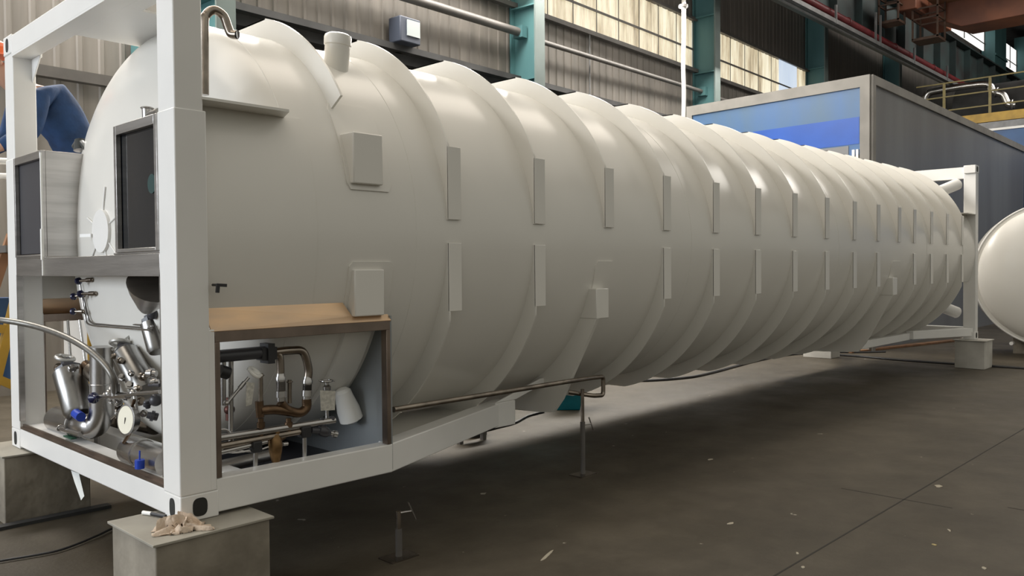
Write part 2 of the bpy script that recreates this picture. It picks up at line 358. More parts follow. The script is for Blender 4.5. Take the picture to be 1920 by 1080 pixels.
# ---- bridge crane
t = thing('bridge_crane', (28.6, 0, 8.84), 'rust orange bridge crane girder crossing at the upper right', 'crane')
gx0, gx1 = 28.0, 29.3
pts = [(gx0, 5.6, 9.35), (gx0, 4.6, 8.84), (gx0, -12, 8.84), (gx0, -12, 10.3), (gx0, 5.6, 10.3)]
build('box_girder', MB().prism(pts, (gx1-gx0, 0, 0)), ORANGE, t, .02)
build('walkway', MB().box((27.2, -12, 9.68), (gx0, 5.4, 9.78)), ORANGEL, t)
build('end_carriage', MB().box((26.8, 5.6, 9.4), (30.5, 6.2, 10.1)), ORANGE, t, .03)
CAGEM = mat('dark_brown_cage', (.10, .055, .035), .6, var=.4, scale=5)
def cage(x, y, z0, z1, wdt, par):
    g = MB()
    for dx in (0, wdt):
        for dy in (0, wdt): g.box((x+dx, y+dy, z0), (x+dx+.05, y+dy+.05, z1))
    for z in (z0, (z0+z1)/2, z1-.3):
        g.box((x, y, z), (x+wdt, y+.04, z+.05)).box((x, y+wdt, z), (x+wdt, y+wdt+.04, z+.05)).box((x, y, z), (x+.04, y+wdt, z+.05)).box((x+wdt, y, z), (x+wdt+.04, y+wdt, z+.05))
    g.box((x, y, z0-.03), (x+wdt+.05, y+wdt+.05, z0))
    return build('access_cage', g, CAGEM, par)
cage(27.0, 5.0, 8.42, 9.68, .75, t); cage(26.4, 6.0, 9.02, 10.1, .6, t)
# ---- grey/blue booth
bx0, by0, bx1, by1, bz = 13.5, 2.07, 25.9, 5.88, 4.50
by1 = 5.95
t = thing('spray_booth', (bx0, by0, FZ), 'large grey booth with blue upper front standing behind the tank', 'booth')
# front (facing -x), slightly skewed like in the place
fA = Vector((bx0, by0, 0)); fB = Vector((bx0+.23, by1, 0)); fC = Vector((bx1, 2.36, 0)); fD = fC+(fB-fA)
def quad(mb, a, b, z0, z1, th, n):
    n = Vector(n)*th
    return mb.add([a+Vector((0,0,z0)), b+Vector((0,0,z0)), b+Vector((0,0,z1)), a+Vector((0,0,z1)), a+n+Vector((0,0,z0)), b+n+Vector((0,0,z0)), b+n+Vector((0,0,z1)), a+n+Vector((0,0,z1))],
                  [(0,1,2,3),(7,6,5,4),(0,4,5,1),(1,5,6,2),(2,6,7,3),(3,7,4,0)])
body = MB(); P4 = [fA, fC, fD, fB]
body.prism([p+Vector((0, 0, FZ)) for p in P4], (0, 0, bz-.03-FZ)); build('wall_panel', body, BOOTHG, t)
nX = (-1, 0, 0); d = (fB-fA)
L1 = MB(); quad(L1, fA+d*.0, fA+d*1.0, bz-.2, bz, .06, nX); quad(L1, fA, fA+d*.045, FZ, bz-.2, .06, nX); quad(L1, fA+d*.965, fB, FZ, bz-.2, .06, nX)
build('corner_trim', L1, BOOTHT, t)
L2 = MB(); dc = (fC-fA); quad(L2, fA, fC, bz-.16, bz, .04, (0, -1, 0)); quad(L2, fA, fA+dc*.012, FZ, bz-.16, .04, (0, -1, 0)); build('roof_edge', L2, BOOTHT, t)
L3 = MB(); quad(L3, fA+d*.045, fA+d*.965, 3.1, bz-.2, .03, nX); build('blue_panel', L3, BOOTHB, t, label='dull blue upper front panel')
L4 = MB(); quad(L4, fA+d*.05, fA+d*.60, 3.30, 3.78, .035, nX); build('blue_band', L4, BOOTHB2, t, label='bright blue repainted band')
L5 = MB(); quad(L5, fA+d*.10, fA+d*.33, 2.2, 3.28, .04, nX); quad(L5, fA+d*.335, fA+d*.58, 2.2, 3.28, .04, nX); build('door_panel', L5, BOOTHG, t)
L6 = MB(); quad(L6, fA+d*.052, fA+d*.063, 2.9, 3.2, .06, nX); quad(L6, fA+d*.07, fA+d*.082, 2.9, 3.2, .06, nX); build('switch_plate', L6, WHITEP, t)
# ---- mezzanine, silver duct and second blue cabinet beyond the booth
t = thing('mezzanine_platform', (28, 3, 5.6), 'platform with dull yellow railing beyond the grey booth', 'platform')
build('deck_edge', MB().box((28, -8, 5.66), (28.12, 6.0, 5.94)), YELLOW, t)
build('deck', MB().box((28, -8, 5.35), (36, 6.0, 5.64)), CONDUIT, t)
build_each('rail', [MB().beam((28.1, 6.0, z), (28.1, -8, z), .04, .04) for z in (6.2, 6.65, 7.1)], YELD, t)
build_each('rail_post', [MB().box((28.07, y, 5.94), (28.13, y+.07, 7.1)) for y in (5.1, 3.75, 2.4, 1, -1, -3)], YELD, t)
t = thing('silver_duct', (29, 4.5, 5.94), 'silver bent duct on the platform behind the yellow railing', 'duct')
def p30(px, py): return at(px, py, 0, 30)
build('duct_run', MB().tube([p30(1734, 200), p30(1738, 178), p30(1760, 170), p30(1845, 158), p30(1862, 172), p30(1880, 178), p30(1890, 195), p30(1905, 196)], .12, 12, bend='s'), STEEL, t)
build('duct_flange', MB().torus(p30(1868, 173), (0, 1, .3), .14, .04).torus(p30(1898, 196), (0, 1, 0), .14, .04), STEEL, t)
t = thing('machine_drum', (31.5, 3.6, 5.64), 'dark machine drum on the platform under the silver duct', 'machine')
build('drum', MB().cyl((31.5, 1.5, 6.6), (31.5, 5.6, 6.6), .9, n=28), DARKS, t); build('drum_base', MB().box((31.0, 1.7, 5.64), (32, 5.4, 6.1)), DARKS, t)
t = thing('blue_cabinet', (27.0, 1, FZ), 'blue walled cabin with white stripe under the yellow edged platform', 'cabin')
build('cabin_wall', MB().box((27.4, -8, FZ), (31, 4.2, 5.32)), BLUEB, t)
build('stripe', MB().box((27.35, -8, 5.27), (27.4, 4.2, 5.34)).box((27.35, -8, 4.55), (27.4, 4.2, 4.66)), WHITEP, t)
# ------------------------------------------------------------------ THE TANK CONTAINER
W, H, L = 2.438, 2.591, 12.192
YC, ZC, R, RR = W/2, 1.312, 1.205, 1.317
T = thing('tank_container', (0, YC, 0), 'long white ribbed cryogenic tank in its container frame, filling the hall', 'tank')
def mir(mb, f): # helper: mirrored part copies to the far side
    return MB().add([Vector((v.x, W-v.y, v.z)) for v in f.v], [tuple(reversed(x)) for x in f.f])
def both(name, f, m, **k):
    a = build(name, f, m, T, **k); b = build(name, mir(None, f), m, T, **k); return a, b
# shell with dished heads
XT, XD, XE, XDE = .60, .45, 11.56, .42
prof = []
for i in range(25):
    r = R*math.sin(PI/2*i/24); u = (1-(r/R)**2.3)**(1/2.0); prof.append((XT-XD*u, r))
for i in range(24, -1, -1):
    r = R*math.sin(PI/2*i/24); u = (1-(r/R)**2.3)**(1/2.0); prof.append((XE+XDE*u, r))
def lathex(prof, n=160):
    mb = MB(); vs = []; fs = []
    for x, r in prof:
        for k in range(n): a = 2*PI*k/n; vs.append((x, YC+max(r, .0005)*math.cos(a), ZC+max(r, .0005)*math.sin(a)))
    for i in range(len(prof)-1):
        for k in range(n): fs.append((i*n+k, i*n+(k+1) % n, (i+1)*n+(k+1) % n, (i+1)*n+k))
    return mb.add(vs, fs)
build('tank_shell', lathex(prof), PAINT, T, angle=40)
build_each('weld_seam', [MB().torus((x, YC, ZC), (1, 0, 0), R-.001, .003, 160, 6) for x in (.615, 1.36, 4.2, 7.1, 9.9)], PAINT, T)
# stiffening rings
def arc(a0, a1, rin, zmax=H-.012, zmin=.03, rr=RR, step=2.0):
    ang = [a0+(a1-a0)*i/max(1, int((a1-a0)/step)) for i in range(int((a1-a0)/step)+1)]
    extra = []
    for q in (-1, 1):
        for s in (1, -1):
            v = math.degrees(math.acos((YC-.002)/rr))*s; extra += [v, 180-v]
    v = math.degrees(math.asin(min(1, (zmax-ZC)/rr))); extra += [v, 180-v]
    v = math.degrees(math.asin(max(-1, (zmin-ZC)/rr))); extra += [v, -180-v, 360+v, 180-v]
    for b in extra:
        for c in (b, b+360, b-360):
            if a0 < c < a1: ang.append(c)
    ang = sorted(set(ang)); o = []; i_ = []
    for a in ang:
        c, s = math.cos(math.radians(a)), math.sin(math.radians(a))
        ro = rr
        if abs(c) > 1e-6: ro = min(ro, (YC-.002)/abs(c))
        if s > 1e-6: ro = min(ro, (zmax-ZC)/s)
        if s < -1e-6: ro = min(ro, (zmin-ZC)/s)
        ro = max(ro, rin+.004)
        o.append((YC-ro*c, ZC+ro*s)); i_.append((YC-rin*c, ZC+rin*s))
    return o, i_
def ring_seg(mb, x0, x1, a0, a1, rin=R-.02, **k):
    o, i_ = arc(a0, a1, rin, **k); n = len(o)
    vs = [(x0, *p) for p in o]+[(x0, *p) for p in i_]+[(x1, *p) for p in o]+[(x1, *p) for p in i_]; fs = []
    for k_ in range(n-1):
        fs += [(k_, k_+1, n+k_+1, n+k_), (2*n+k_, 3*n+k_, 3*n+k_+1, 2*n+k_+1), (k_, 2*n+k_, 2*n+k_+1, k_+1), (n+k_, n+k_+1, 3*n+k_+1, 3*n+k_)]
    fs += [(0, n, 3*n, 2*n), (n-1, 3*n-1, 4*n-1, 2*n-1)]
    fs[-1] = (n-1, 2*n-1, 4*n-1, 3*n-1)
    return mb.add(vs, fs)
AU = math.degrees(math.atan((1.392-ZC)/YC)); AL = math.degrees(math.atan((1.258-ZC)/YC))
ringx = [1.585, 2.32, 3.055, 3.785, 4.52, 5.25, 5.99, 6.73, 7.45, 8.14, 8.82, 9.36, 10.01, 10.67, 11.36]
def bar(x0, x1, z0, z1, yy=0):
    y0 = .001 if yy == 0 else W-.009
    return MB().box((x0, y0, z0), (x1, y0+.008, z1))
ZT = H-.012
for x in ringx:
    wdt = .10 if x < 11 else .09
    build('upper_ring', ring_seg(MB(), x, x+.012, AU, 180-AU), PAINT, T, angle=25)
    dz = math.sqrt(RR**2-YC**2)
    for yy in (0, 1): build('ring_flat', bar(x, x+wdt, 1.392, ZC+dz, yy), PAINT, T, bevel=.002)
    hw = math.sqrt(RR**2-(ZT-ZC)**2)
    build('ring_flat', MB().box((x, YC-hw, ZT-.008), (x+wdt, YC+hw, ZT)), PAINT, T)
    if x not in (3.055, 8.82):
        build('lower_ring', ring_seg(MB(), x, x+.012, -180-AL, AL), PAINT, T, angle=25)
        for yy in (0, 1): build('ring_flat', bar(x, x+wdt, .865, 1.258, yy), PAINT, T, bevel=.002)
# first (support) ring: wide side pads and doubler plates
x0, x1 = .935, 1.125
A1 = math.degrees(math.atan((2.00-ZC)/(YC-.14)))
build('upper_ring', ring_seg(MB(), x0, x0+.014, A1, 180-A1), PAINT, T, angle=25)
build('ring_flat', MB().box((x0, YC-hw, ZT-.008), (x0+.10, YC+hw, ZT)), PAINT, T)
def side_pad(x0, x1, z0, z1, yin=.16):
    return MB().prism([(x0, .002, z0), (x0, .002, z1), (x0, yin, z1), (x0, yin, z0)], (x1-x0, 0, 0))
both('side_pad', side_pad(x0, x1, 1.555, 1.82), PAINT, bevel=.006)
both('side_pad', side_pad(x0, x1, .865, 1.11), PAINT, bevel=.006)
build('lower_ring', ring_seg(MB(), x0+.01, x1-.01, -180+22, -22, zmin=.08, rr=1.235), PAINT, T, angle=25)
def doubler(x0, x1, z0, z1, rad=R+.009):
    a0 = math.degrees(math.asin((z0-ZC)/rad)); a1 = math.degrees(math.asin((z1-ZC)/rad)); n = 14; vs = []; fs = []
    for i in range(n+1):
        a = math.radians(a0+(a1-a0)*i/n); c = .02 if i in (0, n) else 0
        for x in (x0+c, x1-c):
            for r in (rad, R-.01): vs.append((x, YC-r*math.cos(a), ZC+r*math.sin(a)))
    for i in range(n):
        k = 4*i; fs += [(k, k+4, k+6, k+2), (k, k+1, k+5, k+4), (k+2, k+6, k+7, k+3)]
    fs += [(0, 2, 3, 1), (4*n, 4*n+1, 4*n+3, 4*n+2)]
    return MB().add(vs, fs)
both('doubler_plate', doubler(.915, 1.20, 1.525, 2.0), PAINT); both('doubler_plate', doubler(.915, 1.20, .80, 1.15), PAINT)
both('doubler_plate', doubler(2.97, 3.18, .72, 1.155), PAINT); both('doubler_plate', doubler(8.66, 8.95, .72, 1.16), PAINT)
# saddles at the third and eleventh rings
for sx, wdt in ((2.95, .14), (8.65, .14)):
    both('side_pad', side_pad(sx, sx+wdt, .755, .965, .3), PAINT, bevel=.005)
    poly = [(sx+.03, .002, .755), (sx+.03, .30, .12), (sx+.03, .40, .02), (sx+.03, W-.40, .02), (sx+.03, W-.30, .12), (sx+.03, W-.002, .755), (sx+.03, W-.10, .80)]
    n = 24
    for i in range(n+1):
        a = math.radians(205+130*i/n); poly.append((sx+.03, YC-(R-.01)*math.cos(a), ZC+(R-.01)*math.sin(a)))
    poly.append((sx+.03, .10, .80))
    # wide saddle web built as strips between shell and outer edge
    outer = [(.002, .755), (.35, .12), (.42, .05), (.9, .03), (YC, .03)]; 
    mbw = MB(); m_ = 12
    def oe(t):
        segs = [((outer[i+1][0]-outer[i][0])**2+(outer[i+1][1]-outer[i][1])**2)**.5 for i in range(4)]; tot = sum(segs); d_ = t*tot
        for i in range(4):
            if d_ <= segs[i] or i == 3: f = d_/segs[i]; return (outer[i][0]+(outer[i+1][0]-outer[i][0])*f, outer[i][1]+(outer[i+1][1]-outer[i][1])*f)
            d_ -= segs[i]
    for side in (0, 1):
        vs = []
        for i in range(m_+1):
            t = i/m_; y, z = oe(t); a = math.radians(-26-64*t); yi, zi = YC-(R-.015)*math.cos(a), ZC+(R-.015)*math.sin(a)
            if side: y, yi = W-y, W-yi
            for xx in (sx+.004, sx+.034): vs += [(xx, y, z), (xx, yi, zi)]
        fs = []
        for i in range(m_): k = 4*i; fs += [(k, k+4, k+5, k+1), (k+2, k+3, k+7, k+6), (k, k+2, k+6, k+4), (k+1, k+5, k+7, k+3)]
        fs += [(0, 1, 3, 2), (4*m_, 4*m_+2, 4*m_+3, 4*m_+1)]
        mbw.add(vs, fs)
    build('saddle', mbw, PAINT, T, angle=20)
# skirts joining posts and shell (both ends, both sides)
def skirt(xa, xb, za, zb):
    rad = R+.004; a0 = math.asin((za-ZC)/rad); a1 = math.asin((zb-ZC)/rad); n = 24; vs = []; fs = []
    for i in range(n+1):
        a = a0+(a1-a0)*i/n
        for x in (xa, xb):
            for r in (rad, rad-.012): vs.append((x, YC-r*math.cos(a), ZC+r*math.sin(a)))
    for i in range(n):
        k = 4*i; fs += [(k, k+4, k+6, k+2), (k+1, k+3, k+7, k+5), (k, k+1, k+5, k+4), (k+2, k+6, k+7, k+3)]
    fs += [(0, 2, 3, 1), (4*n, 4*n+1, 4*n+3, 4*n+2)]
    return MB().add(vs, fs)
both('skirt', skirt(.13, .72, .935, 1.875), PAINT)
both('skirt', skirt(11.45, 12.06, .86, 1.86), PAINT)
both('skirt_ledge', MB().prism([(.13, .0, 1.87), (.565, .0, 1.87), (.625, .15, 1.87), (.625, .17, 1.87), (.13, .17, 1.87)], (0, 0, .012)), PAINT)
both('skirt_ledge', MB().prism([(12.06, .0, 1.855), (11.6, .0, 1.855), (11.55, .17, 1.855), (12.06, .17, 1.855)], (0, 0, .012)), PAINT)
# corner posts
def post(name, f): return build(name, f, FRAMEP, T, .006)
for yy in (0, W):
    s = 1 if yy == 0 else -1
    def Y(v): return yy+s*v
    post('corner_post', MB().box((0.004, Y(.004), .118), (.135, Y(.17), H-.118)).box((0.0, Y(0), .118), (.147, Y(.172), 1.82)).box((0.02, Y(0.001), .118), (.172, Y(.10), .845)))
    post('corner_post', MB().box((L-.14, Y(.004), .118), (L-.004, Y(.17), H-.118)))
def casting(x, y, z):
    dx = .178 if x == 0 else -.178; dy = .162 if y == 0 else -.162; dz = .118 if z == 0 else -.118
    a = Vector((x, y, z)); b = a+Vector((dx, dy, dz)); o = post('corner_casting', MB().box(a, b))
    # slots: flat dark plates, the pocket shade is painted rather than recessed
    cx_, cz_ = x+dx*.5, z+dz*.5
    sy = -1 if y == 0 else 1; sx_ = -1 if x == 0 else 1
    def slot(c, n, u, w_, h_):
        n = Vector(n); u = Vector(u); v = n.cross(u); vs = []; k = 24
        for off, sc_ in ((.0012, 1.0),):
            for i in range(k):
                a_ = 2*PI*i/k; p = Vector((math.copysign(abs(math.cos(a_))**.7, math.cos(a_))*w_/2, math.copysign(abs(math.sin(a_))**.7, math.sin(a_))*h_/2, 0)); vs.append(c+n*off+u*p.x+v*p.y)
        mb = MB().add(vs, [tuple(range(k))]); vs2 = [q-n*.003 for q in vs]
        mb = MB().prism(vs2, n*.004); return mb
    build('casting_slot', slot(Vector((cx_, y, cz_)), (0, sy, 0), (1, 0, 0), .068, .082), SLOT, o)
    build('casting_slot', slot(Vector((x, y+dy*.5, cz_)), (sx_, 0, 0), (0, 1, 0), .052, .084), SLOT, o)
SLOT = mat('casting_pocket_shade', (.02, .02, .018), .8)
for x in (0, L):
    for y in (0, W):
        for z in (0, H): casting(x, y, z)
# end frame rails
post('end_rail', MB().box((.004, .16, .012), (.10, W-.16, .128)))
post('end_rail', MB().box((.0, .16, 2.455), (.11, W-.16, 2.579)))
post('end_rail', MB().box((L-.15, .16, .05), (L-.004, W-.16, .18)))
post('end_rail', MB().box((L-.12, .16, 2.40), (L-.004, W-.16, 2.575)))
post('cross_rail', MB().box((.30, .02, .03), (.40, W-.02, .14)))
# roof plate between top rail and head
build('roof_plate', MB().box((.0, .17, 2.447), (.112, 2.27, 2.459)).box((.1125, .80, 2.447), (.50, 1.49, 2.459)).box((.1125, .17, 2.447), (.20, .7995, 2.459)), FRAMEP, T)
post('gusset_plate', MB().prism([(.11, 2.27, 2.45), (.11, 2.10, 2.45), (.11, 2.27, 2.30)], (.012, 0, 0)))
# bottom side rails, gooseneck struts
for yy in (0, W):
    s = 1 if yy == 0 else -1
    def Y(v): return yy+s*v
    post('bottom_side_rail', MB().box((.17, Y(.004), .015), (1.17, Y(.10), .168)))
    P = [(1.16, Y(.004), .015), (2.63, Y(.55), .015), (2.63, Y(.65), .015), (2.55, Y(.65), .015), (1.16, Y(.12), .015)]
    post('diagonal_strut', MB().prism(P, (0, 0, .155)))
    build('deck_plate', MB().prism([(1.18, Y(.11), .10), (2.50, Y(.60), .10), (2.50, Y(1.0), .10), (1.18, Y(1.0), .10)], (0, 0, .01)), PAINT, T)
    post('strut_end_plate', MB().box((2.44, Y(.49), .005), (2.64, Y(.56), .178)))
    post('strut_bracket', MB().prism([(2.45, Y(.50), .178), (2.93, Y(.50), .30), (2.96, Y(.50), .30), (2.96, Y(.50), .26), (2.66, Y(.50), .178)], (0, s*.02, 0)))
    P = [(L-.15, Y(.03), .05), (10.9, Y(.50), .05), (10.9, Y(.60), .05), (L-.15, Y(.14), .05)]
    post('diagonal_strut', MB().prism(P, (0, 0, .12)))
    post('strut_end_plate', MB().box((8.8, Y(.55), .04), (10.95, Y(.65), .14)))
    for z0, z1, q in ((.70, .39, 0), (2.02, 2.33, 1)):
        a = Vector((11.62, Y(.62), z0)); b = Vector((12.10, Y(.27), z1))
        a = Vector((11.55, Y(.55), ZC+(-.72 if q == 0 else .80)))
        build('brace_tube', MB().cyl(a, b, .085, n=24), FRAMEP, T)
# compartment opening (side)
F = MB().box((.172, .002, .17), (.196, .05, .785)).box((1.135, .002, .17), (1.160, .05, .785)).box((.172, .002, .785), (1.160, .05, .835))
both('opening_frame', F, BRONZE, bevel=.002)
def shy(z): return YC-math.sqrt((R+.004)**2-(z-ZC)**2)
zt, zr = .938, .868
sp = [(.155, .0, .836), (.155, shy(zt), zt), (.905, shy(zt), zt), (.935, .03, zr), (1.165, .03, zr), (1.165, .0, .836)]
sill = MB().prism(sp, (0, .004, -.006))
both('opening_sill', sill, COPPER)
# bulkhead behind the compartment
bk = MB().box((1.163, .008, .03), (1.173, W-.008, .86))
build('bulkhead', bk, mat('blue_grey_bulkhead', (.30, .32, .33), .4, .3, var=.2, scale=3), T)
# compartment floor pan
build('floor_pan', MB().box((.42, .10, .035), (1.16, W-.10, .045)), DARKP, T)
# front opening trim
post('front_sill', MB()) if False else build('front_sill', MB().box((.004, .165, .128), (.030, W-.165, .141)).box((.018, .165, .1412), (.030, W-.165, .156)), BRONZE, T)
post('inner_sill', MB().box((.034, .16, .10), (.13, W-.16, .148)))
build('front_jamb', MB().box((.0, .166, .178), (.012, .178, 1.09)), BRUSH, T)
both_ = build('front_jamb', MB().box((.0, W-.19, .178), (.03, W-.168, 1.09)), BRUSH, T)
# steel shelf beam and instrument cabinets in the end frame
build('shelf_beam', MB().box((.0, .168, 1.085), (.05, W-.17, 1.19)).box((.05, .168, 1.085), (.20, W-.17, 1.095)).box((.0, .168, 1.1905), (.24, .70, 1.1995)).box((.0, 1.72, 1.1905), (.34, W-.17, 1.1995)), BRUSH, T, .002)
def cabinet(y0, y1, depth, z0=1.20, z1=1.815, door_y=None, dark=GLASS, fw=.03):
    g = MB(); t_ = .012
    g.box((.02, y0, z0), (depth, y0+t_, z1)).box((.02, y1-t_, z0), (depth, y1, z1)).box((.02, y0+t_, z1-t_), (depth, y1-t_, z1)).box((.02, y0+t_, z0), (depth, y1-t_, z0+t_)).box((depth-t_, y0+t_, z0+t_), (depth, y1-t_, z1-t_))
    g.box((-.004, y0, z0), (.0199, y0+fw, z1)).box((-.004, y1-fw, z0), (.0199, y1, z1)).box((-.004, y0+fw, z1-.045), (.0199, y1-fw, z1)).box((-.004, y0+fw, z0), (.0199, y1-fw, z0+fw*.6))
    c = build('instrument_cabinet', g, BRUSH, T, .002)
    build('cabinet_window', MB().box((.022, y0+fw*.9, z0+.02), (.03, y1-fw*.9, z1-.044)), dark, T)
    return c
cabinet(.172, .665, .21)
cabinet(1.745, W-.172, .32, dark=DARKP, fw=.022)
# dials behind the dark window
g = MB().cyl((.019, .285, 1.51), (.022, .285, 1.51), .045); build('level_gauge', g, mat('dim_gauge', (.03, .07, .07), .15), T)
build('edge_seal', MB().box((-.008, 1.738, 1.09), (.0, 1.752, 1.80)).box((-.012, 1.734, 1.18), (0, 1.758, 1.36)), WHITEP, T)
build('cabinet_top_lip', MB().box((.3, 1.40, 1.80), (.34, W-.17, 1.83)), FRAMEP, T)
g = MB().cyl((.12, 1.60, 1.815), (.12, 1.60, 1.85), .035).cyl((.12, 1.60, 1.85), (.12, 1.60, 1.86), .03)
q = build('cable_gland', MB().cyl(at(152, 282, 0, .25), at(150, 262, 0, .25), .042, .03).tube([at(140, 275, 0, .25), at(150, 265, 0, .25), at(165, 283, 0, .25)], .018, bend='s'), mat('dark_gland', (.04, .045, .045), .3), T)
# manway disc and ribs on the head
build('head_disc', MB().lathe((.135, YC+.03, ZC+.02), (1, 0, 0), [(0, .118), (.03, .12)], 40), FRAMEP, T)
g = MB()
for a in (20, 100, 160, 215, 250, 320):
    c, s = math.cos(math.radians(a)), math.sin(math.radians(a)); pts_ = []
    for i in range(4):
        r_ = .11+.045*i; u = (1-(r_/R)**2.3)**.5; pts_.append((XT-XD*u-.004, YC+.03+r_*c, ZC+.02+r_*s))
    build('head_rib', MB().tube(pts_, .005, 6), FRAMEP, T)
build('disc_lug', MB().beam((.13, YC+.14, ZC), (.10, YC+.22, ZC), .012, .018), FRAMEP, T)
# small chrome stub above the near cabinet
g = None
build('vent_stub', MB().cyl(at(277, 226, 0, .2), at(276, 203, 0, .2), .026).torus(at(276, 203, 0, .2), (0, 0, 1), .028, .005).cyl(at(281, 215, 0, .2), at(298, 209, 0, .2), .018), STEEL, T)
# vent cap on the shell
def shellpt(x, ang, rad=R): return Vector((x, YC-rad*math.cos(math.radians(ang)), ZC+rad*math.sin(math.radians(ang))))
vb = Vector((1.19, .52, 2.26)); vd = Vector((.02, -.10, 1)).normalized()
build('vent_cap', MB().lathe(vb-vd*.04, vd, [(0, .070), (.18, .072), (.185, .078), (.225, .079), (.24, .074), (.250, .055), (.254, .0)], 40), PAINT, T)
# gooseneck pipe
gp = [at(391, 205, 1, .24), at(391, 60, 1, .24), at(389, 22, 1, .24), at(416, 20, 1, .22), at(428, 45, 1, .2), at(430, 66, 1, .19), at(443, 70, 1, .13)]
g = MB().tube([at(383, 178, 1, .26), at(383, 50, 1, .26), at(387, 28, 1, .26), at(402, 19, 1, .25), at(419, 30, 1, .24), at(427, 50, 1, .23), at(433, 63, 1, .22), at(445, 65, 1, .19)], .0215, 20, bend='s')
build('gooseneck_pipe', g, TARN, T)
a_, b_ = at(437, 65, 1, .205), at(445, 65, 1, .19); dd = (b_-a_).normalized()
build('pipe_mouth_shade', MB().lathe(b_-dd*.002, dd, [(0, .019), (.003, .019)], 24), BLACK, T)  # black disc stands in for the shade inside the open pipe end
# small black test valve on the skirt
g = MB().cyl((.175, .02, 1.045), (.175, -.03, 1.045), .006).beam((.172, -.028, 1.045), (.215, -.028, 1.042), .014, .014).beam((.176, -.028, 1.05), (.172, -.028, 1.01), .012, .014)
build('test_valve', g, BLACK, T)
# ------------------------------------------------------------------ piping (side compartment)
Y3 = .105
def s(px, py, y=Y3): return at(px, py, 1, y)
def P_(name, f, m, par=T, **k): return build(name, f, m, par, **k)
P_('gas_line', MB().cyl(s(400, 669), s(500, 660), .030), DARKP)
P_('pipe_clamp', MB().box(s(495, 644)+Vector((0, -.04, 0)), s(508, 680)+Vector((0, .04, 0))).box(s(486, 652)+Vector((0, -.03, 0)), s(514, 673)+Vector((0, .03, 0))), BLACK)
P_('header_bend', MB().tube([s(508, 661), s(545, 657), s(568, 660), s(578, 690), s(577, 712)], .021, 16, bend='s'), TARN)
P_('header_tee', MB().tube([s(514, 660), s(524, 668), s(526, 690), s(526, 702)], .019, 16, bend='s'), TARN)
for (a, b) in (((526, 700), (527, 752)), ((577, 706), (575, 750))):
    p, q = s(*a), s(*b); d = (q-p); l = d.length; pr = [(0, .020), (.012, .022), (.02, .026), (.035, .026)]
    for k in range(14): t_ = .04+(l-.09)*k/14; pr += [(t_, .021), (t_+(l-.09)/28, .024)]
    pr += [(l-.05, .026), (l-.02, .027), (l-.018, .021), (l, .021)]
    P_('flexible_hose', MB().lathe(p, d, pr, 20), STEEL)
P_('brass_manifold', MB().tube([s(575, 748), s(574, 765), s(560, 774), s(538, 768), s(526, 755)], .024, 14, bend='s').tube([s(545, 772), s(515, 768), s(487, 770)], .024, 14, bend='s').cyl(s(486, 752), s(488, 782), .02), BRASS)
for px in (491, 545):
    P_('stub_pipe', MB().cyl(s(px-2, 700 if px < 500 else 712), s(px-2, 756), .011).torus(s(px-2, 704 if px < 500 else 716), (0, 0, 1), .013, .004), TARN)
    P_('brass_fitting', MB().lathe(s(px-2 if px < 500 else 541, 784), (0, 0, -1), [(0, .014), (.02, .014), (.02, .020), (.045, .020), (.045, .012), (.09, .012)], 12), BRASS)
P_('lower_header', MB().cyl(s(405, 822), s(627, 788), .017), STEEL); P_('lower_header', MB().cyl(s(405, 838), s(570, 808), .017), TARN)
P_('lower_header', MB().cyl(s(405, 850), s(500, 828), .012), STEEL)
P_('drain_line', MB().cyl(s(405, 876, .35), s(520, 850, .35), .030), BRUSH)
for px, y0, y1 in ((571, 812, 868), (479, 840, 885)):
    P_('support_leg', MB().cyl(s(px, y0), s(px, y1), .011).cyl(s(px-5, y0), s(px+5, y0), .016), STEEL); 
    P_('rubber_clamp', MB().box(s(px-9, y0-12)+Vector((0, -.025, 0)), s(px+9, y0+6)+Vector((0, .025, 0))), BLACK, bevel=.006)
P_('angle_valve', MB().cyl(s(583, 807), s(604, 808), .016).lathe(s(598, 806), s(622, 814)-s(598, 806), [(0, .020), (.02, .028), (.05, .026), (.07, .014)], 20).cyl(s(604, 800), s(604, 784), .013).sphere(s(622, 786), .017), DARKP)
P_('valve_outlet', MB().lathe(s(616, 811), s(634, 815)-s(616, 811), [(0, .012), (.03, .012), (.03, .018), (.05, .018), (.05, .011), (.055, .010)], 18), STEEL)
BRASS2 = mat('old_brass_valve', (.34, .21, .10), .45, 1, var=.5, scale=14)
rv = P_('relief_valve', MB().lathe(s(516, 822), Vector((.02, 0, -1)), [(-.02, .018), (0, .030), (.03, .034), (.06, .032), (.10, .024), (.13, .014)], 20).cyl(s(520, 806), s(518, 824), .014), BRASS2)
P_('valve_cap', MB().cyl(s(530, 833), s(539, 832), .010), STEEL, rv); P_('valve_stem', MB().cyl(s(517, 862), s(517, 875), .006), BLACK, rv)
P_('brass_bend', MB().tube([s(541, 796), s(542, 806), s(532, 820), s(520, 826)], .011, 10, bend='s').tube([s(491, 800), s(490, 820), s(482, 830)], .009, 10, bend='s'), BRASS)
P_('sensing_tube', MB().tube([s(400, 808), s(425, 806), s(436, 824), s(445, 843), s(475, 846), s(503, 838)], .005, 8, bend='s'), STEEL)
P_('sensing_tube', MB().tube([s(400, 838), s(436, 848), s(470, 844)], .006, 8, bend='s'), STEEL)
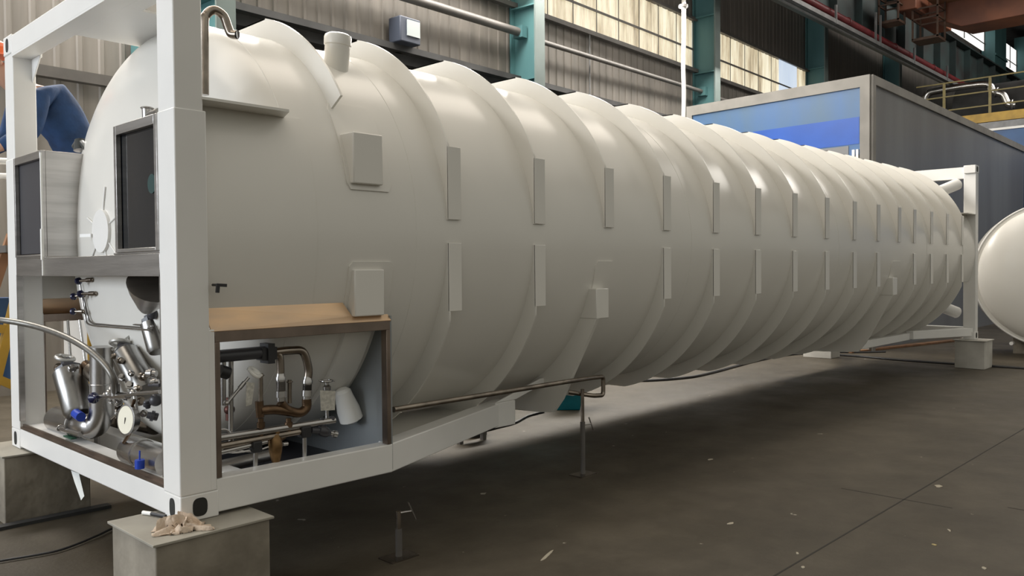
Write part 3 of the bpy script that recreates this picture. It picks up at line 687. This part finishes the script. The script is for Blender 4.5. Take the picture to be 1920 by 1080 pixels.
# lever valve with tilted handwheel
lv = P_('lever_valve', MB().tube([s(425, 757, .1), s(445, 733, .1), s(466, 708, .1)], .008, 12).sphere(s(424, 756, .1), .014).cyl(s(449, 728, .1), s(458, 717, .1), .011), STEEL)
P_('handwheel', MB().torus(s(477, 698, .09), s(466, 708, .09)-s(480, 693, .06), .030, .009).beam(s(464, 692, .09), s(491, 704, .09), .012, .010), WHITEP, lv)
P_('riser_pipe', MB().cyl(s(433, 676, .14), s(433, 836, .14), .012).cyl(s(419, 676, .14), s(419, 760, .14), .012), STEEL)
P_('black_fitting', MB().cyl(s(412, 695, .1), s(428, 700, .1), .03), BLACK); P_('valve_block', MB().sphere(s(430, 768, .25), .026).cyl(s(430, 745, .25), s(430, 788, .25), .018), mat('dark_red_brass', (.12, .05, .04), .4, .8, var=.4, scale=20))
P_('paper_tag', MB().prism([s(600, 732, .1), s(629, 733, .1), s(628, 769, .1), s(602, 770, .1)], (0, .002, 0)), PAPER)
P_('paper_tag', MB().prism([s(462, 716, .08), s(478, 718, .08), s(472, 758, .08), s(461, 762, .08)], (0, .002, 0)), PAPER)
tv = P_('topped_valve', MB().cyl(s(613, 716, .15), s(613, 790, .15), .010).lathe(s(613, 732, .15), (0, 0, 1), [(0, .02), (.02, .022), (.03, .012)], 16), STEEL)
P_('handwheel', MB().torus(s(612, 714, .15), (0, 0, 1), .030, .006).cyl(s(598, 714, .15), s(627, 714, .15), .004), STEEL, tv)
# white capped cylinder
p, q = s(640, 728, .30), s(661, 792, .30); d = q-p
P_('lagged_pipe_end', MB().lathe(p, d, [(0, .001), (.004, .030), (.02, .046), (.05, .050), (.13, .064), (.19, .066), (d.length-.02, .056), (d.length, .03), (d.length+.006, .001)], 30), WHITEP)
P_('lagged_pipe', MB().cyl(p+Vector((.0, .1, .12)), s(668, 640, .55), .05), FRAMEP)
# ------------------------------------------------------------------ piping (front opening)
def f(px, py, x=.10): return at(px, py, 0, x)
WHEELM = mat('grey_white_wheel', (.50, .49, .46), .35, .4)
CAN = mat('dull_valve_steel', (.36, .35, .335), .30, 1, var=.35, scale=3, stretch=(3, 3, .6))
def valve_can(name, p, q, r, wheel=True, tilt=None, m=CAN):
    "insulated extended-bonnet valve: can from q (bottom) up to p (top)"
    p, q = Vector(p), Vector(q); d = (q-p); l = d.length
    c = P_(name, MB().lathe(p, d, [(0, r*.55), (.012, r*.9), (.014, r), (l-.02, r*.96), (l, r*.8)], 28), m)
    dn = d.normalized()
    P_('bonnet', MB().lathe(p, -dn, [(-.01, r*.8), (.012, r*.85), (.012, r*.6), (.03, r*.55), (.032, r*.4), (.075, r*.3)], 8), DARKP if m is not BRUSH else STEEL, c)
    if wheel:
        wc = p-dn*.085; P_('handwheel', MB().torus(wc, tilt or dn, .048, .011, 32, 10).beam(wc-dn.orthogonal()*.045, wc+dn.orthogonal()*.045, .01, .01).cyl(wc+dn*.02, wc-dn*.01, .016), WHEELM, c)
    return c
valve_can('extended_valve', f(128, 694, .12), f(150, 778, .12), .088, tilt=Vector((.15, -.25, 1)))
valve_can('extended_valve', f(236, 662, .16), f(275, 735, .16), .070, tilt=Vector((.3, .35, 1)))
valve_can('extended_valve', f(276, 668, .28), f(298, 745, .28), .085, tilt=Vector((.3, .35, 1)), m=CAN)
valve_can('extended_valve', f(283, 602, .22), f(297, 660, .22), .055, wheel=False)
P_('extended_valve_head', MB().sphere(f(287, 588, .2), .030).cyl(f(283, 581, .2), f(279, 576, .2), .024), DARKP)
P_('extended_valve_head', MB().sphere(f(292, 750, .08), .03).cyl(f(280, 722, .08), f(300, 722, .08), .008), DARKP)
# big insulated horizontal bodies
p, q = f(104, 785, .14), f(150, 795, .14); P_('insulated_elbow', MB().lathe(p, q-p, [(0, .02), (.01, .06), (.035, .078), ((q-p).length, .080)], 30), STEEL)
P_('insulated_elbow', MB().tube([q-(q-p)*.1, f(165, 798, .12), f(180, 797, .14), f(190, 775, .16), f(190, 745, .16)], .066, 26, bend='s'), STEEL)
build_each('band_clamp', [MB().torus(f(150, 795, .13), q-p, .080, .006), MB().torus(f(170, 799, .13), q-p, .068, .006)], STEEL, T)
P_('insulated_riser', MB().cyl(f(190, 760, .16), f(190, 650, .16), .060, n=28).torus(f(190, 720, .16), (0, 0, 1), .061, .004).torus(f(190, 752, .16), (0, 0, 1), .061, .004), STEEL)
P_('blue_cap', MB().cyl(f(142, 775, .05), f(152, 782, .05), .026), BLUECAP)
p, q = f(243, 843, .10), f(300, 862, .10); P_('insulated_outlet', MB().lathe(p, q-p, [(0, .045), (.006, .066), (.012, .07), (.155, .07), (.156, .074), (.17, .074), (.171, .068), ((q-p).length+.10, .068)], 30), STEEL)
P_('blue_cap', MB().cyl(f(262, 862, .0), f(262, 878, .0), .022).cyl(f(262, 845, .0), f(262, 862, .0), .004), BLUECAP)
P_('pipe_support', MB().cyl(f(182, 812, .2), f(182, 842, .2), .016), STEEL)
P_('drain_stub', MB().cyl(f(113, 803, .06), f(150, 815, .06), .014).torus(f(113, 803, .06), q-p, .016, .004), STEEL)
P_('green_valve', MB().box(f(122, 816, .05)-Vector((.01, 0, 0)), f(137, 824, .05)+Vector((.02, 0, 0))), mat('green_part', (.01, .07, .04), .4))
P_('oval_flange', MB().lathe(f(186, 676, .3), (1, .1, 0), [(0, .055), (.02, .055)], 32), WHITEP)
P_('filter_body', MB().lathe(f(168, 690, .2), f(218, 735, .2)-f(168, 690, .2), [(0, .028), (.03, .034), (.05, .055), (.16, .058), (.19, .03), (.23, .028)], 26), TARN)
P_('brass_nipple', MB().cyl(f(161, 684, .2), f(170, 692, .2), .03), BRASS)
P_('steel_cone', MB().lathe(f(286, 535, .12), f(268, 604, .14)-f(286, 535, .12), [(0, .12), (.05, .10), (.15, .045), (.17, .03)], 26), BRUSH)
P_('white_bracket', MB().box(f(196, 690, .42), f(208, 615, .44)).box(f(232, 720, .40), f(262, 640, .42)), FRAMEP)
P_('round_port', MB().lathe(f(248, 640, .36), (-1, 0, 0), [(0, .05), (.02, .05), (.022, .04)], 28), STEEL)
# gauge
gc = f(240, 787, .03); gd = Vector((-1, -.15, .10)).normalized()
ga = P_('pressure_gauge', MB().lathe(gc, gd, [(-.03, .060), (0, .072), (.012, .078), (.013, .070)], 36), STEEL)
P_('gauge_face', MB().lathe(gc+gd*.012, gd, [(0, .068), (.002, .068)], 36), GAUGEW, ga)
P_('needle', MB().beam(gc+gd*.016+Vector((0, .004, -.02)), gc+gd*.016+Vector((0, -.004, .012)), .004, .002), BLACK, ga).scale = (1, 1, 1)
P_('gauge_stem', MB().cyl(gc+Vector((.02, 0, -.05)), f(232, 830, .05), .008).cyl(gc+Vector((.02, 0, .05)), f(252, 750, .05), .008), BRASS)
P_('cross_manifold', MB().cyl(f(180, 745, .05), f(300, 735, .05), .010).cyl(f(210, 742, .06), f(240, 742, .06), .018).sphere(f(205, 738, .06), .022).sphere(f(250, 737, .06), .02).cyl(f(252, 735, .06), f(256, 775, .06), .010), STEEL)
P_('spigot', MB().torus(f(217, 776, .04), (-1, .3, 0), .018, .005).cyl(f(208, 785, .04), f(226, 768, .04), .005), STEEL)
P_('black_knob', MB().lathe(f(176, 746, .03), f(186, 744, .03)-f(176, 746, .03), [(-.025, .012), (-.015, .028), (.0, .03), (.02, .012), (.05, .008)], 20), NAVY)
for i, (px, py, tx, ty) in enumerate(((147, 527, 176, 524), (138, 556, 160, 553), (151, 551, 182, 550), (137, 584, 158, 584))):
    a_, b_ = f(px, py, .12), f(tx, ty, .16)
    v_ = P_('needle_valve', MB().cyl(a_, b_, .008).cyl(a_.lerp(b_, .55), a_.lerp(b_, .9), .013), TARN)
    d_ = (b_-a_).normalized(); P_('knob', MB().lathe(a_-d_*.012, d_, [(0, .010), (.006, .020), (.018, .021), (.026, .010)], 16), NAVY, v_)
for i, pts_ in enumerate((((150, 532), (162, 606), (172, 610), (282, 619)), ((156, 556), (167, 602), (176, 607), (284, 616)), ((178, 526), (202, 600), (208, 605), (286, 611)), ((178, 552), (200, 604), (215, 607), (284, 614)))):
    P_('instrument_tube', MB().tube([f(x_, y_, .17+.012*i) for x_, y_ in pts_], .0055, 8, bend=.03), STEEL)
P_('thin_rod', MB().cyl(f(127, 600, .3), f(133, 680, .3), .008), STEEL); P_('thin_rod', MB().cyl(f(149, 600, .3), f(160, 680, .3), .008), STEEL)
# hidden fittings seen through the lattice: bracket row
for (px, py, r_) in ((243, 722, .022), (258, 728, .018), (222, 755, .02), (262, 752, .024), (276, 758, .02), (212, 728, .018), (196, 742, .014), (110, 690, .026), (112, 716, .028), (137, 690, .026), (122, 700, .02), (230, 708, .02), (246, 700, .016), (268, 706, .022), (284, 700, .026), (290, 716, .02), (228, 772, .02), (270, 775, .018), (286, 780, .026), (208, 752, .016), (236, 746, .014), (214, 668, .016), (226, 676, .018)):
    c_ = f(px, py, .09); d_ = Vector((random.uniform(-1, 1), random.uniform(-1, 1), random.uniform(-1, 1)))
    P_('pipe_fitting', MB().lathe(c_-d_.normalized()*r_, d_, [(0, r_*.6), (.004, r_*.75), (r_*.7, r_*.75), (r_*.72, r_), (r_*1.3, r_), (r_*1.32, r_*.7), (r_*2, r_*.6)], 6 if px % 2 else 14), random.choice([STEEL, TARN, STEEL, DARKP]))
P_('rear_pipe', MB().cyl(f(215, 700, .45), f(215, 830, .45), .05).cyl(f(150, 770, .5), f(290, 800, .5), .05), TARN)
# drain pipe running back under the side
t = thing('drain_pipe', (1.2, .2, .3), 'long bent stainless pipe running out of the side compartment onto a stand', 'pipe')
dpy = .30
pp = [s(738, 768, .09), s(1060, 716, .18), s(1112, 708, .26), s(1131, 706, .28), s(1131, 741, .28), s(1112, 742, .28), s(1066, 735, .40)]
build('pipe_run', MB().tube(pp, .0165, 14, bend=.03), TARN, t)
# ------------------------------------------------------------------ things around the tank
def stand(name, foot, ztop, label, t_handle):
    x, y = foot; t = thing(name, (x, y, FZ), label, 'stand')
    build('base_plate', MB().box((x-.09, y-.06, FZ), (x+.09, y+.06, FZ+.008)), TARN, t)
    build('outer_tube', MB().cyl((x, y, FZ), (x, y, FZ+(ztop-FZ)*.62), .018), GIRT, t)
    build('inner_tube', MB().cyl((x, y, FZ+(ztop-FZ)*.3), (x, y, ztop), .013), TARN, t)
    build('locking_lever', MB().cyl((x, y, t_handle), (x+.07, y-.02, t_handle), .006).cyl((x+.05, y-.02, t_handle+.05), (x+.10, y-.02, t_handle-.05), .005), STEEL, t)
    return t
st = at(1093, 890, 2, FZ); stand('pipe_stand', (st.x, st.y), .215, 'thin steel prop stand holding up the end of the drain pipe', -.05)
sx = at(748, 1045, 2, FZ); stand('low_pipe_stand', (sx.x, sx.y), at(748, 958, 1, sx.y).z, 'short empty prop stand on the dark floor in front of the tank', at(748, 962, 1, sx.y).z)
def block(name, x0, x1, y0, y1, m, label, tm=None, lip=.02, group=None, ztop=0):
    t = thing(name, ((x0+x1)/2, (y0+y1)/2, FZ), label, 'block', group)
    build('block_body', MB().box((x0, y0, FZ), (x1, y1, ztop-.012)), m, t, .006)
    build('top_plate', MB().box((x0-lip, y0-lip, ztop-.012), (x1+lip, y1+lip, ztop-.001)), tm or CONCT, t, .002)
    return t
block('support_block', -.185, .33, -.175, .28, CONC, 'large worn concrete block under the near corner of the tank frame', lip=.015)
block('support_block', -.13, .36, 2.12, 2.60, CONC, 'dark grimy block under the far left corner of the tank frame', lip=.012)
block('support_block', 11.86, 12.28, -.17, .23, CONCL, 'pale block under the far right end of the tank frame', tm=CONCL, lip=.02)
block('support_block', 11.88, 12.24, 2.10, 2.58, CONCL, 'pale block half hidden under the far left end of the tank frame', tm=CONCL, lip=.02)
build('floor_skid', MB().box((-.30, 2.02, FZ), (.45, 2.09, FZ+.02)), DARKS, label='flat dark bar lying on the floor in front of the far left block', cat='bar')
# rag
def cloth(name, c, sx_, sy_, seed, m, label):
    rnd = random.Random(seed); n = 44; vs = []; fs = []
    ph = [(rnd.uniform(4, 13), rnd.uniform(4, 13), rnd.uniform(0, 6), rnd.uniform(.5, 1)) for _ in range(7)]
    for lay in (0, 1):
        for i in range(n):
            for j in range(n):
                u, v = i/(n-1)*2-1, j/(n-1)*2-1; an = math.atan2(v, u); rr = math.sqrt(u*u+v*v)
                k_ = 1+.28*math.sin(3*an+seed)+.15*math.sin(7*an+2*seed)
                hgt = sum(a*math.sin(p_*u+q_*v+r_) for p_, q_, r_, a in ph)/5; hgt = abs(hgt)*.085*(1.25-rr*.8)
                x = u*sx_*k_+.02*math.sin(9*v+seed); y = v*sy_*k_+.02*math.sin(8*u); z = max(.003, hgt+.03*max(0, 1-rr*1.1)+.007*math.sin(23*u+6*math.sin(5*v)+seed)*max(0, 1.2-rr))
                vs.append((c[0]+x, c[1]+y, c[2]+(z if lay == 0 else max(.0, z-.004))))
    for lay in (0, 1):
        o = lay*n*n
        for i in range(n-1):
            for j in range(n-1): fs.append((o+i*n+j, o+(i+1)*n+j, o+(i+1)*n+j+1, o+i*n+j+1))
    o = build(name, MB().add(vs, fs), m, label=label, cat='rag', angle=80); return o
rc = at(341, 990, 2, .0)
cloth('cleaning_rag', (rc.x, rc.y, .0), .088, .082, 5, CLOTH, 'crumpled cream rag on the block by the near corner casting')
m0, m1, m2 = [at(*q_, 2, .009) for q_ in ((268, 961), (284, 963), (311, 968))]
t = thing('marker_pen', m1, 'white and dark marker pen lying on the near block beside the rag', 'pen')
build('barrel', MB().cyl(m1, m2, .008), BLACK, t); build('cap', MB().cyl(m0, m1, .009), WHITEP, t)
# thick hose through the end frame
t = thing('braided_hose', (-.3, 1.5, .8), 'thick grey hose arching from the left edge into the front valves', 'hose')
hp = [at(-60, 598, 0, -.28), at(0, 600, 0, -.22), at(60, 610, 0, -.12), at(115, 628, 0, -.06), at(160, 652, 0, -.03), at(195, 682, 0, .0), at(213, 710, 0, .02), at(216, 738, 0, .05)]
build('hose_run', MB().tube(hp, .017, 16, bend='s'), HOSE, t); build('hose_ferrule', MB().cyl(hp[-1]+Vector((0, 0, .05)), hp[-1]-Vector((0, 0, .01)), .023), STEEL, t)
# cables on the floor
def fl(px, py, dz=.012): 
    p = at(px, py, 2, FZ); return Vector((p.x, p.y, FZ+dz))
def cable(pts, r, label, m=BLACK): return build('floor_cable', MB().tube(pts, r, 8, bend='s'), m, label=label, cat='cable')
cable([fl(-80, 1072), fl(0, 1056), fl(60, 1046), fl(110, 1036), fl(150, 1022), fl(185, 1007), fl(225, 990), fl(300, 975)], .0065, 'black cable curving over the floor between the two front blocks')
cable([fl(1010, 738), fl(1060, 725), fl(1130, 722), fl(1175, 711), fl(1200, 716), fl(1280, 711), fl(1330, 702), fl(1420, 678), fl(1480, 667), fl(1520, 665), fl(1600, 669), fl(1690, 677), fl(1790, 684), fl(1870, 689), fl(1990, 697)], .022, 'thick black cable on the floor crossing behind and past the far block', )
cable([fl(900, 812), fl(935, 803), fl(965, 795), fl(990, 782), fl(1020, 774)], .012, 'thin dark cable on the floor under the tank saddle')
cable([fl(1490, 660), fl(1600, 662), fl(1660, 661)], .018, 'short dark hose on the floor under the tank far end')
# teal bin
c = Vector((5.3, 2.35, FZ)); c = (at(1045, 770, 2, FZ)+at(1092, 770, 2, FZ))/2; c.z = FZ
t = thing('teal_bin', c, 'teal plastic bin on the floor under the tank behind the drain pipe', 'bin')
def frust(c, a, b, h, ang, k=1.35):
    vs = []; ca, sa = math.cos(ang), math.sin(ang)
    for z, s_ in ((0, 1), (h, k)):
        for u, v in ((-1,-1),(1,-1),(1,1),(-1,1)): vs.append(c+Vector(((u*a*ca-v*b*sa)*s_, (u*a*sa+v*b*ca)*s_, z)))
    return MB().add(vs, [(0,3,2,1),(4,5,6,7),(0,1,5,4),(1,2,6,5),(2,3,7,6),(3,0,4,7)])
build('bin_body', frust(c+Vector((.1, .12, 0)), .13, .13, .30, -.8, 1.3), CYAN, t, .01)
build('bin_rim', frust(c+Vector((.1, .12, .30)), .18, .18, .03, -.8, 1.0), CYAN, t, .005)
# little trestle and dark motor under the strut
t = thing('low_trestle', fl(880, 826, 0), 'small dark steel trestle on the floor behind the diagonal strut', 'trestle')
p, q = fl(863, 832, 0), fl(906, 824, 0)
build('trestle_top', MB().beam(p+Vector((0, 0, .14)), q+Vector((0, 0, .14)), .12, .03), DARKS, t)
for a_ in (p, q): build('leg', MB().box(a_+Vector((-.02, -.02, 0)), a_+Vector((.02, .02, .14))), GIRT, t)
build('dark_tool', MB().box(fl(880, 822, 0), fl(880, 822, 0)+Vector((.22, .2, .1))), DARKS, label='dark box shaped tool lying behind the small trestle', cat='tool') 
# scraps on the floor
for i, (px, py, lx, ly, an, lab_) in enumerate(((1025, 1043, .10, .012, .35, 'long pale scrap on the dark floor right of the low stand'), (1370, 982, .035, .014, -.3, 'small grey scrap on the dark floor, centre foreground'), (1752, 1022, .014, .012, 1, 'yellowish chip by the floor joint at the lower right'), (1780, 995, .03, .008, .6, 'line of pale chips right of the yellowish chip'), (1505, 1064, .02, .01, .4, 'pale chip at the bottom edge on the floor joint'), (1332, 862, .03, .015, 0, 'tiny white fleck on the dark floor under the tank middle'), (1845, 1066, .02, .012, .3, 'pale chip near the bottom right corner'), (1760, 912, .05, .03, .2, 'pale smear patch beside the floor joint crossing'), (1495, 1038, .02, .008, .5, 'small pale flake left of the floor joint near the bottom'))):
    c = at(px, py, 2, FZ); ca, sa = math.cos(an), math.sin(an); rnd = random.Random(i); poly = []
    for k in range(9):
        a_ = 2*PI*k/9; r_ = rnd.uniform(.6, 1.1); u, v = lx*r_*math.cos(a_), ly*r_*math.sin(a_); poly.append(Vector((c.x+u*ca-v*sa, c.y+u*sa+v*ca, FZ+.0005)))
    build('floor_scrap', MB().prism(poly, (0, 0, .003)), mat('scrap_%d' % i, (.40, .36, .28) if i != 2 else (.42, .34, .16), .8), label=lab_, cat='scrap')
# floor joints
j = MB().box((-10, -1.665, FZ), (30, -1.655, FZ+.0012)); j.box((4.05, -1.95, FZ), (4.06, -1.25, FZ+.0012)).box((4.30, -4, FZ), (4.308, -2.2, FZ+.0012))
struct('trim_6', j, mat('joint_dirt', (.03, .027, .022), .9))
# brown strips of scrap timber on floor far under the tank
t = build('floor_plank', MB().beam(fl(1590, 662, .02), fl(1790, 640, .02), .15, .03), WOODM, label='thin brown plank lying on the floor beyond the tank far end', cat='plank')
# plastic sheet hanging below the front rail
t = build('plastic_strip', MB().add([at(133, 882, 0, .02), at(148, 888, 0, .03), at(158, 930, 0, .02), at(152, 938, 0, .01), at(140, 905, 0, .0),
      at(133, 882, 0, .024), at(148, 888, 0, .034), at(158, 930, 0, .024), at(152, 938, 0, .014), at(140, 905, 0, .004)], [(0,1,2,3,4), (9,8,7,6,5), (0,5,6,1), (1,6,7,2), (2,7,8,3), (3,8,9,4), (4,9,5,0)]), mat('clear_plastic', (.75, .77, .75), .15), label='thin clear plastic strip hanging under the front bottom rail', cat='plastic')
# second tank at the right edge
t = thing('second_tank', (14.4, -.63, FZ), 'white dished end of another tank at the right edge', 'tank')
c2 = Vector((14.15, -.64, .94)); r2 = 1.19; ax2 = Vector((1, .30, 0)).normalized(); pr = []
for i in range(21):
    r_ = (r2-.07)*math.sin(PI/2*i/20); pr.append((-.22*(1-(r_/(r2-.07))**2.2)**.5, r_))
pr += [(0, r2-.005), (.02, r2), (1.6, r2), (1.65, r2-.3), (1.66, .01)]
build('dished_head', MB().lathe(c2, ax2, pr, 128, cap=False), PAINT, t)
build('head_rim', MB().torus(c2+ax2*.0, ax2, r2-.01, .014, 128, 8), FRAMEP, t)
build('side_lug', MB().box(at(1836, 508, 0, 13.9), at(1850, 530, 0, 13.9)+Vector((.4, 0, 0))), FRAMEP, t)
for a_, r_ in ((1890, 416), (1876, 436), (1896, 644)): build('head_lug', MB().cyl(at(a_, r_, 0, 14.0), at(a_, r_, 0, 14.0)+Vector((.12, 0, 0)), .03), FRAMEP, t)
for dx_ in (.8, ): build('tank_cradle', MB().box((14.7, -1.6, FZ), (15.2, .1, -.1)), CONC, t)
# ------------------------------------------------------------------ left background: yellow ladder platform with the worker
t = thing('work_platform', (.6, 3.4, FZ), 'yellow work platform with slanted ladder left of the tank end', 'platform')
PLZ = 1.30
build('platform_deck', MB().box((.15, 3.05, PLZ-.05), (1.6, 3.9, PLZ)), GIRT, t)
g = [MB().box((x_, y_, FZ), (x_+.05, y_+.05, PLZ-.05)) for x_ in (.95, 1.52) for y_ in (3.08, 3.8)]
for m_ in g: build('leg', m_, YELLOW, t)
def L3_(px, py): return at(px, py, 1, 3.3)
build('ladder_rail', MB().beam(L3_(-60, 690), L3_(22, 440), .06, .05, (0, 1, 0)), ORANGEL, t)
build('ladder_rail', MB().beam(L3_(-20, 760), L3_(30, 560), .06, .07, (0, 1, 0)), YELLOW, t)
build('ladder_rail', MB().beam(L3_(-30, 700), L3_(30, 725), .06, .09, (0, 1, 0)), YELLOW, t)
build('ladder_rail', MB().beam(L3_(-30, 615), L3_(30, 618), .06, .06, (0, 1, 0)), YELLOW, t)
t = build('blue_drum', MB().lathe(L3_(2, 690)+Vector((0, .45, -.12)), (0, 0, 1), [(0, .2), (.3, .21), (.32, .22), (.34, .21), (.62, .2)], 28), BLUEB, label='blue drum behind the yellow ladder at the left edge', cat='drum')
t.location.z = 0
build('pale_box', MB().box((1.1, 4.2, .05), (2.6, 4.9, .72)), mat('pale_box', (.62, .59, .54), .6, var=.15, scale=2), label='large pale box standing beyond the tank, seen through the front valves', cat='box', bevel=.01)
build('timber_crate', MB().box((1.15, 4.25, FZ), (2.55, 4.85, .05)), WOODM, label='brown timber crate under the large pale box', cat='crate')
build('wall_cupboard', MB().box(WP((-1.2, 7.3, FZ)), WP((.9, 7.9, 2.2))), mat('taupe_locker', (.20, .18, .155), .6, var=.2, scale=3), label='taupe locker against the wall at the left edge', cat='locker')
build('white_pipe', MB().cyl(at(-60, 300, 1, 5), at(30, 303, 1, 5), .03), FRAMEP, label='upper of two white pipes behind the left post at the photo edge', cat='pipe')
build('white_pipe', MB().cyl(at(-60, 330, 1, 5), at(30, 331, 1, 5), .03), FRAMEP, label='lower of two white pipes behind the left post at the photo edge', cat='pipe')
# worker
t = thing('person', (.72, 3.42, PLZ), 'person in blue coverall and orange helmet bending over behind the left corner post', 'person')
def skin_body(name, joints, edges, m, parent, sub=2):
    me = bpy.data.meshes.new(name); me.from_pydata([j[0] for j in joints], edges, []); o = bpy.data.objects.new(name, me); COL.objects.link(o)
    o.parent = parent; o.location = -parent.location
    md = o.modifiers.new('skin', 'SKIN'); md.use_smooth_shade = True
    for i, j_ in enumerate(joints): me.skin_vertices[0].data[i].radius = (j_[1], j_[2] if len(j_) > 2 else j_[1])
    me.skin_vertices[0].data[0].use_root = True
    sd = o.modifiers.new('subdivision', 'SUBSURF'); sd.levels = sub; sd.render_levels = sub; me.materials.append(m); return o
X, Yp = .78, 3.42
J = [((X, Yp, 2.10), .15, .16), ((X-.10, Yp, 2.26), .145, .17), ((X-.24, Yp, 2.40), .15, .19), ((X-.38, Yp, 2.47), .10, .13), ((X-.46, Yp, 2.50), .055), ((X-.53, Yp, 2.55), .08), ((X-.56, Yp, 2.66), .085),
     ((X+.0, Yp-.10, 2.00), .10), ((X-.04, Yp-.11, 1.70), .068), ((X+.04, Yp-.12, 1.38), .05), ((X-.08, Yp-.13, 1.335), .038),
     ((X+.0, Yp+.10, 2.00), .10), ((X-.04, Yp+.11, 1.70), .068), ((X+.04, Yp+.12, 1.38), .05), ((X-.08, Yp+.13, 1.335), .038),
     ((X-.36, Yp-.20, 2.38), .075), ((X-.42, Yp-.24, 2.12), .052), ((X-.62, Yp-.22, 2.0), .036), ((X-.69, Yp-.21, 1.98), .030, .022),
     ((X-.36, Yp+.20, 2.38), .075), ((X-.44, Yp+.24, 2.12), .052), ((X-.64, Yp+.22, 2.0), .036), ((X-.71, Yp+.21, 1.98), .030, .022)]
Ed = [(0,1),(1,2),(2,3),(3,4),(4,5),(5,6),(0,7),(7,8),(8,9),(9,10),(0,11),(11,12),(12,13),(13,14),(3,15),(15,16),(16,17),(17,18),(3,19),(19,20),(20,21),(21,22)]
for base, sg in ((18, -1), (22, 1)):
    hx = Vector(J[base][0])
    for k in range(4):
        a0 = len(J); o_ = Vector((-.035, (k-1.5)*.018, 0)); ln = (.032, .038, .035, .028)[k]
        J += [(tuple(hx+o_), .0095), (tuple(hx+o_+Vector((-ln, 0, -.008))), .0085), (tuple(hx+o_+Vector((-ln*1.6, 0, -.03))), .0078)]; Ed += [(base, a0), (a0, a0+1), (a0+1, a0+2)]
    a0 = len(J); J += [(tuple(hx+Vector((.0, -sg*.035, -.005))), .011), (tuple(hx+Vector((-.035, -sg*.05, -.015))), .0095)]; Ed += [(base, a0), (a0, a0+1)]
Jb = [(j_[0], *[r_*(.78 if k < 4 else .9 if k in (7, 8, 11, 12, 15, 19) else 1) for r_ in j_[1:]]) for k, j_ in enumerate(J)]
skin_body('body', Jb, Ed, SKIN, t)
kk = [0,1,2,3,7,8,9,11,12,13,15,16,17,19,20,21]; mp_ = {k: i for i, k in enumerate(kk)}
Jc = [(J[k][0], *[r_+.026 for r_ in J[k][1:]]) for k in kk]; Ec = [(mp_[a_], mp_[b_]) for a_, b_ in Ed if a_ in mp_ and b_ in mp_]
skin_body('coverall', Jc, Ec, COVER, t)
hc = Vector((X-.57, Yp, 2.69))
build('helmet', MB().lathe(hc+Vector((0, 0, -.0)), (-.1, 0, 1), [(0, .135), (.012, .125), (.05, .12), (.09, .095), (.115, .05), (.122, 0)], 32).box(hc+Vector((-.17, -.07, .0)), hc+Vector((-.05, .07, .012))), HELM, t)
build('face', MB().sphere(hc+Vector((-.085, 0, -.07)), .014, 8).cyl(hc+Vector((-.095, -.02, -.115)), hc+Vector((-.095, .02, -.115)), .006), mat('lip_skin', (.38, .18, .14), .5), t)
for sg in (-1, 1):
    build('eye', MB().sphere(hc+Vector((-.088, sg*.03, -.04)), .010, 8), BLACK, t); build('ear', MB().sphere(hc+Vector((.0, sg*.085, -.05)), .022, 8), SKIN, t)
build('collar', MB().torus((X-.43, Yp, 2.49), (-.8, 0, .4), .075, .02), WHITEP, t)
